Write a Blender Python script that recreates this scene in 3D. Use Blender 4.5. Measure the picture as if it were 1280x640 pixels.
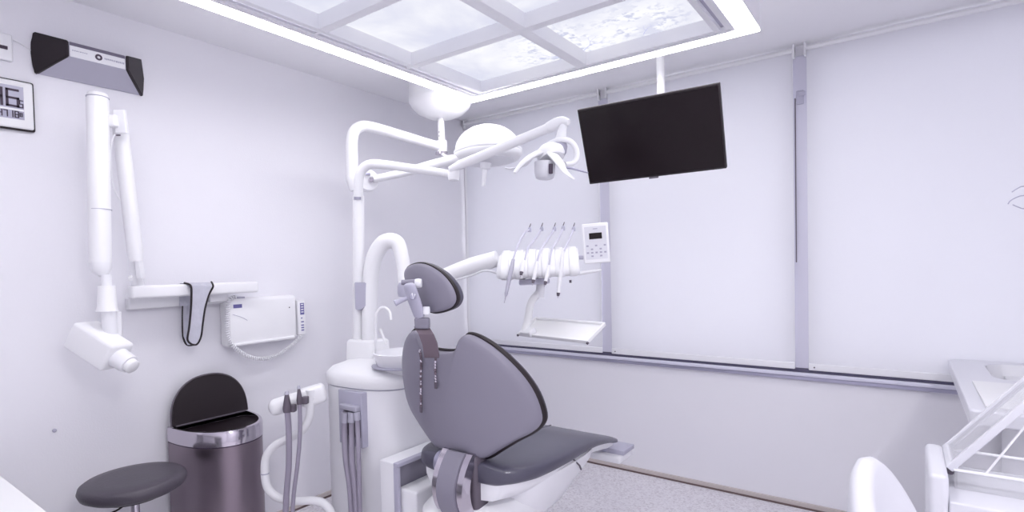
import bpy, bmesh, math, random
import numpy as np
from mathutils import Vector, Matrix
random.seed(7)
for o in list(bpy.data.objects): bpy.data.objects.remove(o, do_unlink=True)
SC = bpy.context.scene
COL = SC.collection
PI = math.pi

# ------------------------------------------------------------------ camera, world, exposure
YAW, PITCH, ROLL, FPX = .6245, -.0268, -.022, 682.8
CAM = Vector((3.0403, -3.5731, 1.47)); SHIFT = 29.8
_f = Vector((-math.sin(YAW)*math.cos(PITCH), math.cos(YAW)*math.cos(PITCH), math.sin(PITCH)))
_r = Vector((math.cos(YAW), math.sin(YAW), 0)); _u = _r.cross(_f)
RT = _r*math.cos(ROLL) + _u*math.sin(ROLL); UP = -_r*math.sin(ROLL) + _u*math.cos(ROLL); FW = _f
cd = bpy.data.cameras.new('camera'); cam = bpy.data.objects.new('camera', cd); COL.objects.link(cam)
cd.sensor_width = 36; cd.lens = FPX/1280*36; cd.shift_y = SHIFT/1280; cd.clip_start = .05
m = Matrix((RT, UP, -FW)).transposed().to_4x4(); m.translation = CAM; cam.matrix_world = m
SC.camera = cam
SC.view_settings.view_transform = 'Standard'; SC.view_settings.look = 'None'
SC.view_settings.exposure = 0.36; SC.view_settings.gamma = 1.0; SC.view_settings.use_curve_mapping = False
W = bpy.data.worlds.new('world'); SC.world = W; W.use_nodes = True
W.node_tree.nodes['Background'].inputs[0].default_value = (.98, .97, 1.0, 1)
W.node_tree.nodes['Background'].inputs[1].default_value = 2.9
RING_E, PANE_E = 11.4, .84
FILL_LAMP_W = 30.0  # power of the added, unseen fill lamp

# ------------------------------------------------------------------ measuring helpers (photo pixel -> point in the room)
def ray(x, y): return FW + RT*((x-640)/FPX) - UP*((y-320-SHIFT)/FPX)
def at(x, y, t): return CAM + ray(x, y)*t
def onX(x, y, v): d = ray(x, y); return CAM + d*((v-CAM.x)/d.x)
def onY(x, y, v): d = ray(x, y); return CAM + d*((v-CAM.y)/d.y)
def onZ(x, y, v): d = ray(x, y); return CAM + d*((v-CAM.z)/d.z)

# ------------------------------------------------------------------ materials
def mat(name, col, rough=.5, metal=0, bump=0, bscale=60, noise=0, nscale=8, coat=0, spec=.5, alpha=None, trans=0, emit=None, es=1, aniso=0):
    m = bpy.data.materials.new(name); m.use_nodes = True; nt = m.node_tree; b = nt.nodes['Principled BSDF']
    b.inputs['Base Color'].default_value = (*col, 1); b.inputs['Roughness'].default_value = rough
    b.inputs['Metallic'].default_value = metal; b.inputs['Specular IOR Level'].default_value = spec
    b.inputs['Coat Weight'].default_value = coat; b.inputs['Transmission Weight'].default_value = trans
    if aniso: b.inputs['Anisotropic'].default_value = aniso
    if alpha is not None: b.inputs['Alpha'].default_value = alpha
    if emit: b.inputs['Emission Color'].default_value = (*emit, 1); b.inputs['Emission Strength'].default_value = es
    tc = nt.nodes.new('ShaderNodeTexCoord')
    if noise:
        n = nt.nodes.new('ShaderNodeTexNoise'); n.inputs['Scale'].default_value = nscale; n.inputs['Detail'].default_value = 5
        nt.links.new(tc.outputs['Object'], n.inputs['Vector'])
        mx = nt.nodes.new('ShaderNodeMix'); mx.data_type = 'RGBA'
        mx.inputs['A'].default_value = (*[c*(1-noise) for c in col], 1); mx.inputs['B'].default_value = (*[min(1, c*(1+noise)) for c in col], 1)
        nt.links.new(n.outputs['Fac'], mx.inputs['Factor']); nt.links.new(mx.outputs['Result'], b.inputs['Base Color'])
    if bump:
        n2 = nt.nodes.new('ShaderNodeTexNoise'); n2.inputs['Scale'].default_value = bscale; n2.inputs['Detail'].default_value = 3
        nt.links.new(tc.outputs['Object'], n2.inputs['Vector'])
        bp = nt.nodes.new('ShaderNodeBump'); bp.inputs['Strength'].default_value = bump; bp.inputs['Distance'].default_value = .004
        nt.links.new(n2.outputs['Fac'], bp.inputs['Height']); nt.links.new(bp.outputs['Normal'], b.inputs['Normal'])
    return m
M = {}
M['wall'] = mat('wall paint', (.865, .858, .915), .75, bump=.15, bscale=140, noise=.015, nscale=2)
M['ceil'] = mat('ceiling paint', (.915, .91, .95), .8, bump=.05, bscale=90)
M['white'] = mat('white lacquered casing', (.90, .90, .93), .32, noise=.01)
M['whitem'] = mat('white satin casing', (.87, .87, .91), .5, noise=.012)
M['porc'] = mat('white glazed bowl', (.86, .86, .9), .12, coat=.5)
M['grey'] = mat('light grey plastic', (.47, .46, .57), .42, noise=.03)
M['shell'] = mat('grey moulded backrest shell', (.26, .247, .31), .47, noise=.03, nscale=4)
M['leather'] = mat('slate upholstery', (.082, .078, .115), .36, coat=.18, bump=.22, bscale=220, noise=.1, nscale=14)
M['black'] = mat('black rubber edging', (.012, .006, .009), .45, noise=.1)
M['vinyl'] = mat('dark grey vinyl', (.075, .065, .085), .42, bump=.3, bscale=160, noise=.12, nscale=20)
M['tvscreen'] = mat('black screen glass', (.009, .004, .006), .22, spec=.3, noise=.1)
M['chrome'] = mat('chrome', (.62, .58, .64), .14, 1, noise=.02)
M['steel'] = mat('brushed dark steel', (.30, .25, .29), .3, 1, noise=.05, nscale=3, aniso=.6)
M['alu'] = mat('anodised aluminium', (.45, .44, .56), .38, .7, noise=.03)
M['silver'] = mat('silver painted metal', (.50, .49, .58), .42, .25, noise=.03)
M['stem'] = mat('dull dark metal stem', (.17, .13, .16), .5, .3, noise=.06)
M['hose'] = mat('grey suction hose', (.33, .30, .38), .5, noise=.05)
M['darkgrey'] = mat('dark grey plastic', (.12, .10, .13), .45, noise=.05)
M['lcd'] = mat('pale display glass', (.45, .44, .56), .25, noise=.03)
M['ink'] = mat('dark printed ink', (.05, .03, .06), .5, noise=.05)
M['blueink'] = mat('violet printed ink', (.16, .15, .38), .5, noise=.05)
M['paleink'] = mat('faint grey printed ink', (.42, .41, .52), .5, noise=.05)
M['silverfab'] = mat('crinkled silver fabric', (.60, .60, .68), .35, .25, bump=1.0, bscale=45, noise=.12, nscale=30)
M['paper'] = mat('white paper', (.88, .88, .90), .7, noise=.01)
M['worktop'] = mat('white solid surface', (.74, .74, .80), .3, noise=.01)
M['tan'] = mat('beige cove strip', (.60, .54, .53), .6, noise=.06)
M['brown'] = mat('brown floor seam', (.16, .11, .11), .6, noise=.2)
M['post'] = mat('lavender window post', (.62, .61, .72), .45, noise=.02)
M['sill'] = mat('pale satin sill profile', (.72, .71, .84), .35, noise=.02)
M['gapshade'] = mat('dark gap shade', (.10, .09, .15), .5, noise=.05)  # colour for the painted shade between blinds and sill
M['darkslot'] = mat('dark grey slot', (.16, .14, .20), .5, noise=.04)
M['offwhite'] = mat('off-white moulded plastic', (.70, .70, .76), .42, noise=.015)
M['ring'] = mat('glowing diffuser', (.9, .9, .9), .5, emit=(1, .985, 1.0), es=RING_E)
M['dome'] = mat('glossy white dome', (.93, .93, .935), .25, coat=.3, noise=.005)

def glass_mat(name, tint, fac, rough=.03):
    m = bpy.data.materials.new(name); m.use_nodes = True; nt = m.node_tree; nt.nodes.clear()
    o = nt.nodes.new('ShaderNodeOutputMaterial'); t = nt.nodes.new('ShaderNodeBsdfTransparent'); g = nt.nodes.new('ShaderNodeBsdfGlossy')
    d = nt.nodes.new('ShaderNodeBsdfDiffuse'); d.inputs[0].default_value = (*tint, 1)
    t.inputs[0].default_value = (*[min(1, .5+c*.55) for c in tint], 1); g.inputs['Roughness'].default_value = rough
    m1 = nt.nodes.new('ShaderNodeMixShader'); m2 = nt.nodes.new('ShaderNodeMixShader')
    n = nt.nodes.new('ShaderNodeTexNoise'); n.inputs['Scale'].default_value = 9
    mr = nt.nodes.new('ShaderNodeMapRange'); mr.inputs['To Min'].default_value = fac*.75; mr.inputs['To Max'].default_value = fac*1.25
    nt.links.new(n.outputs['Fac'], mr.inputs['Value']); nt.links.new(mr.outputs[0], m1.inputs[0])
    nt.links.new(t.outputs[0], m1.inputs[1]); nt.links.new(d.outputs[0], m1.inputs[2])
    fr = nt.nodes.new('ShaderNodeFresnel'); fr.inputs[0].default_value = 1.18
    fm_ = nt.nodes.new('ShaderNodeMath'); fm_.operation = 'MULTIPLY'; fm_.inputs[1].default_value = .3; nt.links.new(fr.outputs[0], fm_.inputs[0]); nt.links.new(fm_.outputs[0], m2.inputs[0]); nt.links.new(m1.outputs[0], m2.inputs[1]); nt.links.new(g.outputs[0], m2.inputs[2])
    nt.links.new(m2.outputs[0], o.inputs[0]); return m
M['glass'] = glass_mat('window glass', (.9, .92, 1), .03)
M['acrylic'] = glass_mat('clear acrylic', (.93, .93, .99), .12, .05)
M['lidglass'] = glass_mat('clear lid pane', (.95, .95, 1.0), .14, .05)

def fabric_mat():
    m = bpy.data.materials.new('translucent blind fabric'); m.use_nodes = True; nt = m.node_tree; nt.nodes.clear()
    o = nt.nodes.new('ShaderNodeOutputMaterial'); d = nt.nodes.new('ShaderNodeBsdfDiffuse'); t = nt.nodes.new('ShaderNodeBsdfTranslucent')
    n = nt.nodes.new('ShaderNodeTexNoise'); n.inputs['Scale'].default_value = 3; n.inputs['Detail'].default_value = 6
    mx = nt.nodes.new('ShaderNodeMix'); mx.data_type = 'RGBA'
    mx.inputs['A'].default_value = (.86, .86, .91, 1); mx.inputs['B'].default_value = (.88, .88, .925, 1)
    nt.links.new(n.outputs['Fac'], mx.inputs['Factor']); nt.links.new(mx.outputs['Result'], d.inputs[0]); nt.links.new(mx.outputs['Result'], t.inputs[0])
    s = nt.nodes.new('ShaderNodeMixShader'); s.inputs[0].default_value = .24
    nt.links.new(d.outputs[0], s.inputs[1]); nt.links.new(t.outputs[0], s.inputs[2]); nt.links.new(s.outputs[0], o.inputs[0]); return m
M['blind'] = fabric_mat()

def floor_mat():
    m = mat('speckled vinyl floor', (.5, .48, .55), .55); nt = m.node_tree; b = nt.nodes['Principled BSDF']
    tc = nt.nodes.new('ShaderNodeTexCoord'); v = nt.nodes.new('ShaderNodeTexVoronoi'); v.inputs['Scale'].default_value = 95
    n = nt.nodes.new('ShaderNodeTexNoise'); n.inputs['Scale'].default_value = 60; n.inputs['Detail'].default_value = 6
    r = nt.nodes.new('ShaderNodeValToRGB'); e = r.color_ramp.elements
    e[0].position = .0; e[0].color = (.52, .49, .53, 1); e[1].position = 1; e[1].color = (.86, .84, .88, 1)
    a = e.new(.3); a.color = (.70, .67, .72, 1); c = e.new(.55); c.color = (.80, .78, .83, 1)
    sp = nt.nodes.new('ShaderNodeSeparateColor'); ad = nt.nodes.new('ShaderNodeMath'); ad.operation = 'MULTIPLY_ADD'; ad.inputs[1].default_value = .6
    nt.links.new(tc.outputs['Object'], v.inputs['Vector']); nt.links.new(tc.outputs['Object'], n.inputs['Vector'])
    nt.links.new(v.outputs['Color'], sp.inputs[0]); nt.links.new(sp.outputs[0], ad.inputs[0])
    h = nt.nodes.new('ShaderNodeMath'); h.operation = 'MULTIPLY'; h.inputs[1].default_value = .4
    nt.links.new(n.outputs['Fac'], h.inputs[0]); nt.links.new(h.outputs[0], ad.inputs[2]); nt.links.new(ad.outputs[0], r.inputs[0])
    nt.links.new(r.outputs[0], b.inputs['Base Color']); return m
M['floor'] = floor_mat()

def sky_mat():
    # a backlit printed sky: clouds, and pale blossom towards the window end
    m = bpy.data.materials.new('backlit printed sky'); m.use_nodes = True; nt = m.node_tree; nt.nodes.clear(); L = nt.links.new
    N = lambda t: nt.nodes.new(t)
    o = N('ShaderNodeOutputMaterial'); e = N('ShaderNodeEmission'); e.inputs[1].default_value = PANE_E
    tc = N('ShaderNodeTexCoord')
    n = N('ShaderNodeTexNoise'); n.inputs['Scale'].default_value = 2.3; n.inputs['Detail'].default_value = 7; n.inputs['Distortion'].default_value = .4
    r = N('ShaderNodeValToRGB'); q = r.color_ramp.elements; q[0].position = .38; q[0].color = (.70, .71, .84, 1); q[1].position = .62; q[1].color = (.93, .93, .97, 1)
    L(tc.outputs['Object'], n.inputs['Vector']); L(n.outputs['Fac'], r.inputs[0])
    n2 = N('ShaderNodeTexNoise'); n2.inputs['Scale'].default_value = 34; n2.inputs['Detail'].default_value = 4; L(tc.outputs['Object'], n2.inputs['Vector'])
    r2 = N('ShaderNodeValToRGB'); q = r2.color_ramp.elements; q[0].position = .36; q[0].color = (.60, .62, .78, 1); q[1].position = .52; q[1].color = (.93, .93, .97, 1)
    L(n2.outputs['Fac'], r2.inputs[0])
    # mask: clump around a spot near the window end
    masks = []
    for cx, cy, rad in ((1.62, -1.13, .34), (2.05, -1.15, .26)):
        d = N('ShaderNodeVectorMath'); d.operation = 'DISTANCE'; d.inputs[1].default_value = (cx, cy, 2.54); L(tc.outputs['Object'], d.inputs[0])
        mr = N('ShaderNodeMapRange'); mr.inputs['From Min'].default_value = rad; mr.inputs['From Max'].default_value = rad*.45; L(d.outputs['Value'], mr.inputs[0]); masks.append(mr)
    mxm = N('ShaderNodeMath'); mxm.operation = 'MAXIMUM'; L(masks[0].outputs[0], mxm.inputs[0]); L(masks[1].outputs[0], mxm.inputs[1])
    n3 = N('ShaderNodeTexNoise'); n3.inputs['Scale'].default_value = 9; L(tc.outputs['Object'], n3.inputs['Vector'])
    th = N('ShaderNodeMapRange'); th.inputs['From Min'].default_value = .42; th.inputs['From Max'].default_value = .52; L(n3.outputs['Fac'], th.inputs[0])
    mu = N('ShaderNodeMath'); mu.operation = 'MULTIPLY'; L(mxm.outputs[0], mu.inputs[0]); L(th.outputs[0], mu.inputs[1])
    mx = N('ShaderNodeMix'); mx.data_type = 'RGBA'; L(mu.outputs[0], mx.inputs['Factor']); L(r.outputs[0], mx.inputs['A']); L(r2.outputs[0], mx.inputs['B'])
    L(mx.outputs['Result'], e.inputs[0]); L(e.outputs[0], o.inputs[0]); return m
M['sky'] = sky_mat()
M['twig'] = mat('printed twig', (.2, .2, .3), .6, emit=(.40, .42, .62), es=.8)

# ------------------------------------------------------------------ mesh helpers
class MB:
    def __init__(s): s.v = []; s.f = []
    def add(s, vs, fs):
        n = len(s.v); s.v += [tuple(v) for v in vs]; s.f += [tuple(i+n for i in f) for f in fs]; return s
    def box(s, a, b, bev=0):
        x0, y0, z0 = [min(a[i], b[i]) for i in range(3)]; x1, y1, z1 = [max(a[i], b[i]) for i in range(3)]
        if bev:
            bm = bmesh.new(); bmesh.ops.create_cube(bm, size=1)
            for v in bm.verts: v.co = Vector(((x0+x1)/2+v.co.x*(x1-x0), (y0+y1)/2+v.co.y*(y1-y0), (z0+z1)/2+v.co.z*(z1-z0)))
            bmesh.ops.bevel(bm, geom=bm.edges[:], offset=bev, segments=4, profile=.5, affect='EDGES')
            return s.bm(bm)
        return s.add([(x0,y0,z0),(x1,y0,z0),(x1,y1,z0),(x0,y1,z0),(x0,y0,z1),(x1,y0,z1),(x1,y1,z1),(x0,y1,z1)],
              [(0,3,2,1),(4,5,6,7),(0,1,5,4),(1,2,6,5),(2,3,7,6),(3,0,4,7)])
    def obox(s, c, X, Y, Z, dx, dy, dz, bev=0):
        # box with centre c, unit axes X Y Z and full sizes
        t = MB().box((-dx/2,-dy/2,-dz/2), (dx/2,dy/2,dz/2), bev); c = Vector(c)
        return s.add([c+X*v[0]+Y*v[1]+Z*v[2] for v in t.v], t.f)
    def bm(s, bm):
        bm.verts.index_update(); r = s.add([v.co[:] for v in bm.verts], [[v.index for v in f.verts] for f in bm.faces]); bm.free(); return r
    def tube(s, pts, rad, seg=16, cap=True, flat=1, smooth=0):
        P = [Vector(p) for p in pts]
        R = list(rad) if hasattr(rad, '__len__') else [rad]*len(P)
        if smooth: P, R = curve(P, R, smooth)
        n = len(P); T = [(P[min(i+1,n-1)]-P[max(i-1,0)]).normalized() for i in range(n)]
        a = Vector((0,0,1)) if abs(T[0].z) < .9 else Vector((0,1,0))
        u = T[0].cross(a).normalized(); vs = []
        for i in range(n):
            u = (u - T[i]*u.dot(T[i])).normalized(); w = T[i].cross(u)
            for k in range(seg):
                an = 2*PI*k/seg; vs.append(P[i] + u*(math.cos(an)*R[i]) + w*(math.sin(an)*R[i]*flat))
        fs = [(i*seg+k, i*seg+(k+1)%seg, (i+1)*seg+(k+1)%seg, (i+1)*seg+k) for i in range(n-1) for k in range(seg)]
        if cap: fs += [tuple(range(seg-1,-1,-1)), tuple((n-1)*seg+k for k in range(seg))]
        return s.add(vs, fs)
    def lathe(s, c, prof, seg=40, axis=Vector((0,0,1)), sx=1, sy=1, capb=True, capt=True):
        axis = Vector(axis).normalized(); a = Vector((1,0,0)) if abs(axis.x) < .9 else Vector((0,1,0))
        u = (a-axis*a.dot(axis)).normalized(); w = axis.cross(u); c = Vector(c); vs = []
        for r, h in prof:
            for k in range(seg):
                an = 2*PI*k/seg; vs.append(c+axis*h+u*(math.cos(an)*r*sx)+w*(math.sin(an)*r*sy))
        n = len(prof)
        fs = [(i*seg+k, i*seg+(k+1)%seg, (i+1)*seg+(k+1)%seg, (i+1)*seg+k) for i in range(n-1) for k in range(seg)]
        if capb: fs.append(tuple(range(seg-1,-1,-1)))
        if capt: fs.append(tuple((n-1)*seg+k for k in range(seg)))
        return s.add(vs, fs)
    def loft(s, rings, closed=True, cap=True):
        n = len(rings[0]); vs = [p for r in rings for p in r]
        K = n if closed else n-1
        fs = [(i*n+k, i*n+(k+1)%n, (i+1)*n+(k+1)%n, (i+1)*n+k) for i in range(len(rings)-1) for k in range(K)]
        if cap and closed: fs += [tuple(range(n-1,-1,-1)), tuple((len(rings)-1)*n+k for k in range(n))]
        return s.add(vs, fs)
    def build(s, name, m, parent=None, smooth=True, ang=40, base=None):
        me = bpy.data.meshes.new(name); me.from_pydata(s.v, [], s.f); me.validate()
        bm = bmesh.new(); bm.from_mesh(me); bmesh.ops.recalc_face_normals(bm, faces=bm.faces[:]); bm.to_mesh(me); bm.free()
        if smooth: me.shade_smooth(); me.set_sharp_from_angle(angle=math.radians(ang))
        me.materials.append(M[m]); o = bpy.data.objects.new(name, me); COL.objects.link(o)
        if parent:
            o.parent = parent
            w = parent
            off = Vector((0,0,0))
            while w: off += w.location; w = w.parent
            o.location = -off                 # meshes are written in room coordinates
        return o
def curve(P, R, k):
    out = []; ro = []; n = len(P)
    for i in range(n-1):
        p0 = P[max(i-1,0)]; p1 = P[i]; p2 = P[i+1]; p3 = P[min(i+2,n-1)]
        for j in range(k):
            t = j/k
            out.append(.5*((2*p1)+(p2-p0)*t+(2*p0-5*p1+4*p2-p3)*t*t+(3*p1-p0-3*p2+p3)*t**3)); ro.append(R[i]*(1-t)+R[i+1]*t)
    return out+[P[-1]], ro+[R[-1]]
def closed_curve(P, k):
    P = [Vector(p) for p in P]; n = len(P); out = []
    for i in range(n):
        p0, p1, p2, p3 = P[i-1], P[i], P[(i+1)%n], P[(i+2)%n]
        for j in range(k):
            t = j/k; out.append(.5*((2*p1)+(p2-p0)*t+(2*p0-5*p1+4*p2-p3)*t*t+(3*p1-p0-3*p2+p3)*t**3))
    return out
def tag(o, label=None, cat=None, group=None, kind=None):
    if label: o['label'] = label
    if cat: o['category'] = cat
    if group: o['group'] = group
    if kind: o['kind'] = kind
    return o
def empty(name, loc, label, cat, group=None):
    o = bpy.data.objects.new(name, None); COL.objects.link(o); o.location = loc; o.empty_display_size = .1
    return tag(o, label, cat, group)
def struct(name, mb, m, parent=None, smooth=False):
    o = mb.build(name, m, parent, smooth)
    if not parent: o['kind'] = 'structure'
    return o
def slab(pts, dirv, thick, bev=0):
    # a plate from an outline of 3-D points, given thickness along dirv
    bm = bmesh.new(); vs = [bm.verts.new(p) for p in pts]; f = bm.faces.new(vs)
    r = bmesh.ops.extrude_face_region(bm, geom=[f]); bmesh.ops.translate(bm, verts=[g for g in r['geom'] if isinstance(g, bmesh.types.BMVert)], vec=Vector(dirv).normalized()*thick)
    if bev: bmesh.ops.bevel(bm, geom=bm.edges[:], offset=bev, segments=3, affect='EDGES')
    return bm

H = 2.7
RX, FY = 4.7, -4.9          # right wall and the wall behind the camera
SILL = .80
# ------------------------------------------------------------------ room shell
struct('floor', MB().box((-.1, FY-.1, -.1), (RX+.1, .25, 0)), 'floor')
struct('ceiling', MB().box((-.1, FY-.1, H), (RX+.1, .25, H+.1)), 'ceil')
struct('wall_left', MB().box((-.12, FY, 0), (0, .2, H)), 'wall')
struct('wall_right', MB().box((RX, FY, 0), (RX+.12, .2, H)), 'wall')
struct('wall_front', MB().box((0, FY-.12, 0), (RX, FY, H)), 'wall')
WIN = [(.03, 1.262), (1.354, 2.504), (2.594, 4.6)]
ZB, ZT = SILL+.10, 2.64
wb = MB().box((0, 0, 0), (RX, .14, SILL+.01)); wb.box((0, 0, ZT), (RX, .14, H))
wb.box((0, .03, SILL), (.03, .14, ZT)); wb.box((4.6, 0, SILL), (RX, .14, ZT))
struct('wall_back', wb, 'wall')
# windows: frame + one pane each
for i, (a, b) in enumerate(WIN):
    f = MB()
    for p, q in (((a,.05,SILL+.01),(a+.05,.11,ZT)), ((b-.05,.05,SILL+.01),(b,.11,ZT)), ((a+.05,.05,SILL+.01),(b-.05,.11,SILL+.07)), ((a+.05,.05,ZT-.06),(b-.05,.11,ZT))):
        f.box(p, q, .004)
    w = struct(f'window_{i+1}', f, 'whitem')
    MB().box((a+.05,.075,SILL+.07),(b-.05,.085,ZT-.06)).build('pane', 'glass', w, False)
# posts between the windows
for k, (a, b) in enumerate(((1.264, 1.352), (2.506, 2.592))):
    struct(f'trim_{k+1}', MB().box((a, -.009, SILL+.031), (b, .13, ZT), .004), 'post')
struct('trim_3', MB().box((.0, -.016, SILL+.02), (.034, .03, H-.005), .008), 'white')
# window sill profile
struct('trim_4', MB().box((.0, -.035, SILL-.014), (RX, .05, SILL+.006), .005), 'sill')
struct('trim_5', MB().box((.0, -.026, SILL-.036), (RX, .0, SILL-.015), .003), 'alu')
struct('trim_9', MB().box((.035, -.010, SILL+.006), (4.6, .03, SILL+.030), .002), 'gapshade')  # dark strip standing in for shade in the gap under the blinds
# cove base boards
for nm, a, b in (('baseboard_back', (.012, -.012, .0), (RX, 0, .035)), ('baseboard_left', (0, FY, 0), (.012, -.012, .035))):
    struct(nm, MB().box(a, b, .003), 'tan')
struct('trim_6', MB().box((.016, -.018, 0), (RX, -.012, .010)), 'brown')
struct('trim_7', MB().box((.012, FY, 0), (.018, -.018, .010)), 'brown')

# ------------------------------------------------------------------ roller blinds
BL = [(.035, 1.272, 'leftmost white roller blind beside the room corner, behind the instrument table'),
      (1.345, 2.515, 'middle white roller blind, behind the black monitor'),
      (2.585, 4.58, 'rightmost and widest white roller blind, above the worktop')]
for a, b, lab in BL:
    r = empty('roller_blind', ((a+b)/2, -.02, H), lab, 'blind', 'roller blinds over the windows')
    bl = MB(); nz = 24
    for k in range(2):
        y = -.022 - .0012*k
        bl.add([(a, y, H-.045), (b, y, H-.045), (b, y, SILL+.062), (a, y, SILL+.062)], [(0,1,2,3)])
    MB().box((a, -.0235, SILL+.062), (b, -.022, H-.045)).build('blind_fabric', 'blind', r, False)
    MB().tube([(a-.012, -.030, H-.032), (b+.012, -.030, H-.032)], .013, 16).build('roller_tube', 'white', r)
    MB().box((a, -.033, SILL+.026), (b, -.018, SILL+.064), .005).build('bottom_bar', 'whitem', r)
    for x in (a-.006, b+.006):
        MB().box((x-.006, -.048, H-.075), (x+.006, -.010, H), .003).build('bracket', 'whitem', r)
    MB().tube([(b-.002, -.034, H-.05), (b-.002, -.036, 1.6), (b-.002, -.034, 1.0)], .0022, 6).build('chain', 'whitem', r)
    MB().lathe((a+.03, -.036, SILL+.045), [(.004, -.004), (.004, .004)], 10, axis=(0,1,0)).build('end_screw', 'darkgrey', r)
# window handles in the narrow gaps
wh = empty('window_handle', (2.549, .03, 2.42), 'small grey window handle in the gap left of the rightmost blind', 'handle')
MB().box((2.530, -.018, 2.36), (2.568, -.009, 2.44), .004).build('mount_plate', 'grey', wh)
MB().box((2.541, -.032, 2.405), (2.578, -.018, 2.43), .004).build('lever', 'grey', wh)
struct('trim_8', MB().box((2.5205, -.014, 1.45), (2.5265, -.0095, 2.40), .001), 'darkgrey')

# ------------------------------------------------------------------ ceiling light box with printed sky
ZBX = 2.50
x0, x1, y1 = .912, 2.423, -.975      # inside of the glowing band
o0, o1, oy = .817, 2.51, -.885
NX, NY = 2, 4; py = .545
yf = y1 - NY*py; of = yf - .09
cb = empty('ceiling_light_box', ((x0+x1)/2, (y1+yf)/2, H), 'large suspended ceiling light box showing a printed sky with blossom', 'ceiling light')
h = MB()
for a, b in (((o0, of, ZBX+.012), (o0+.02, oy, H)), ((o1-.02, of, ZBX+.012), (o1, oy, H)), ((o0+.02, oy-.02, ZBX+.012), (o1-.02, oy, H)), ((o0+.02, of, ZBX+.012), (o1-.02, of+.02, H))): h.box(a, b)
h.build('housing', 'ceil', cb, False)
rg = MB()
for a, b in (((o0, of, ZBX), (x0-.006, oy, ZBX+.012)), ((x1+.006, of, ZBX), (o1, oy, ZBX+.012)), ((x0-.006, y1+.006, ZBX), (x1+.006, oy, ZBX+.012)), ((x0-.006, of, ZBX), (x1+.006, yf-.006, ZBX+.012))): rg.box(a, b)
rg.build('light_band', 'ring', cb, False)
fr = MB(); fw = .10
for a, b in (((x0-.006, yf, ZBX-.004), (x0+.012, y1, ZBX+.03)), ((x1-.012, yf, ZBX-.004), (x1+.006, y1, ZBX+.03)), ((x0+.012, y1-.012, ZBX-.004), (x1-.012, y1+.006, ZBX+.03)), ((x0+.012, yf-.006, ZBX-.004), (x1-.012, yf+.012, ZBX+.03))): fr.box(a, b)
# flat margins each side of the vent slots
for sx in (0, 1):
    A = x0+.012 if sx == 0 else x1-.03; Bm = x0+.055 if sx == 0 else x1-.075
    fr.box((A, yf+.012, ZBX+.001), (A+.018, y1-.012, ZBX+.012)); fr.box((Bm, yf+.012, ZBX+.001), (Bm+.02, y1-.012, ZBX+.045))
fr.build('frame', 'whitem', cb, False)
for sx in (0, 1):
    A = x0+.03 if sx == 0 else x1-.055
    MB().box((A, yf+.014, ZBX+.02), (A+.025, y1-.014, ZBX+.03)).build('vent_slot', 'grey', cb, False)
xi0, xi1 = x0+.075, x1-.075
ps = (xi1-xi0)/NX
for i in range(NX+1):
    x = xi0+i*ps; wv = .03 if i in (1,) else .008
    MB().box((x-wv, yf+.012, ZBX+.002), (x+wv, y1-.012, ZBX+.07), .003).build('lengthwise_bar', 'whitem', cb, False)
for j in range(NY+1):
    y = y1-.03-j*py if j else y1-.022
    y = max(y, yf+.02)
    wv = .022 if 0 < j < NY else .010
    MB().box((xi0, y-wv, ZBX+.001), (xi1, y+wv, ZBX+.068), .003).build('cross_bar', 'whitem', cb, False)
    if 0 < j < NY:
        for A in (x0+.03, x1-.055): MB().box((A, y-.006, ZBX+.001), (A+.025, y+.006, ZBX+.02)).build('vent_divider', 'whitem', cb, False)
for i in range(NX):
    for j in range(NY):
        MB().box((xi0+i*ps, y1-(j+1)*py, ZBX+.07), (xi0+(i+1)*ps, y1-j*py, ZBX+.076)).build('sky_pane', 'sky', cb, False)
# unseen ceiling lamp, added as fill to brighten the whole room
for lw, lx, ly, lab in ((FILL_LAMP_W, 4.0, -3.3, 'unseen round ceiling lamp added as fill light above the cart side of the room'),):
    cl = empty('fill_lamp', (lx, ly, H), lab, 'ceiling light')
    MB().lathe((lx, ly, 0), [(.20, H-.05), (.235, H-.045), (.24, H-.001)], 40).build('fill_lamp_body', 'white', cl)
    ld_ = bpy.data.lights.new('fill_lamp_light', 'AREA'); ld_.shape = 'DISK'; ld_.size = .36; ld_.energy = lw; ld_.color = (1, .985, 1)
    lo = bpy.data.objects.new('fill_lamp_light', ld_); COL.objects.link(lo); lo.parent = cl; lo.location = (0, 0, -.056)
rr = random.Random(3)
def twig(tw, p, a, l, r, d):
    q = p + Vector((math.cos(a)*l, math.sin(a)*l, 0)); tw.tube([p, (p+q)/2+Vector((rr.uniform(-.008,.008), rr.uniform(-.008,.008), 0)), q], [r, r*.8, r*.6], 5)
    if d:
        for s in (-1, 1): twig(tw, q, a+s*rr.uniform(.25,.8), l*rr.uniform(.55,.8), r*.6, d-1)
for p_, a_t, l_t, r_t, d_t in (((1.70, -1.035), -.62, .07, .0022, 4), ((1.56, -1.03), -2.4, .06, .0016, 3), ((2.02, -1.03), -.9, .05, .0016, 3)):
    tw = MB(); twig(tw, Vector((*p_, ZBX+.067)), a_t, l_t, r_t, d_t); tw.build('printed_twig', 'twig', cb)


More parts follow.
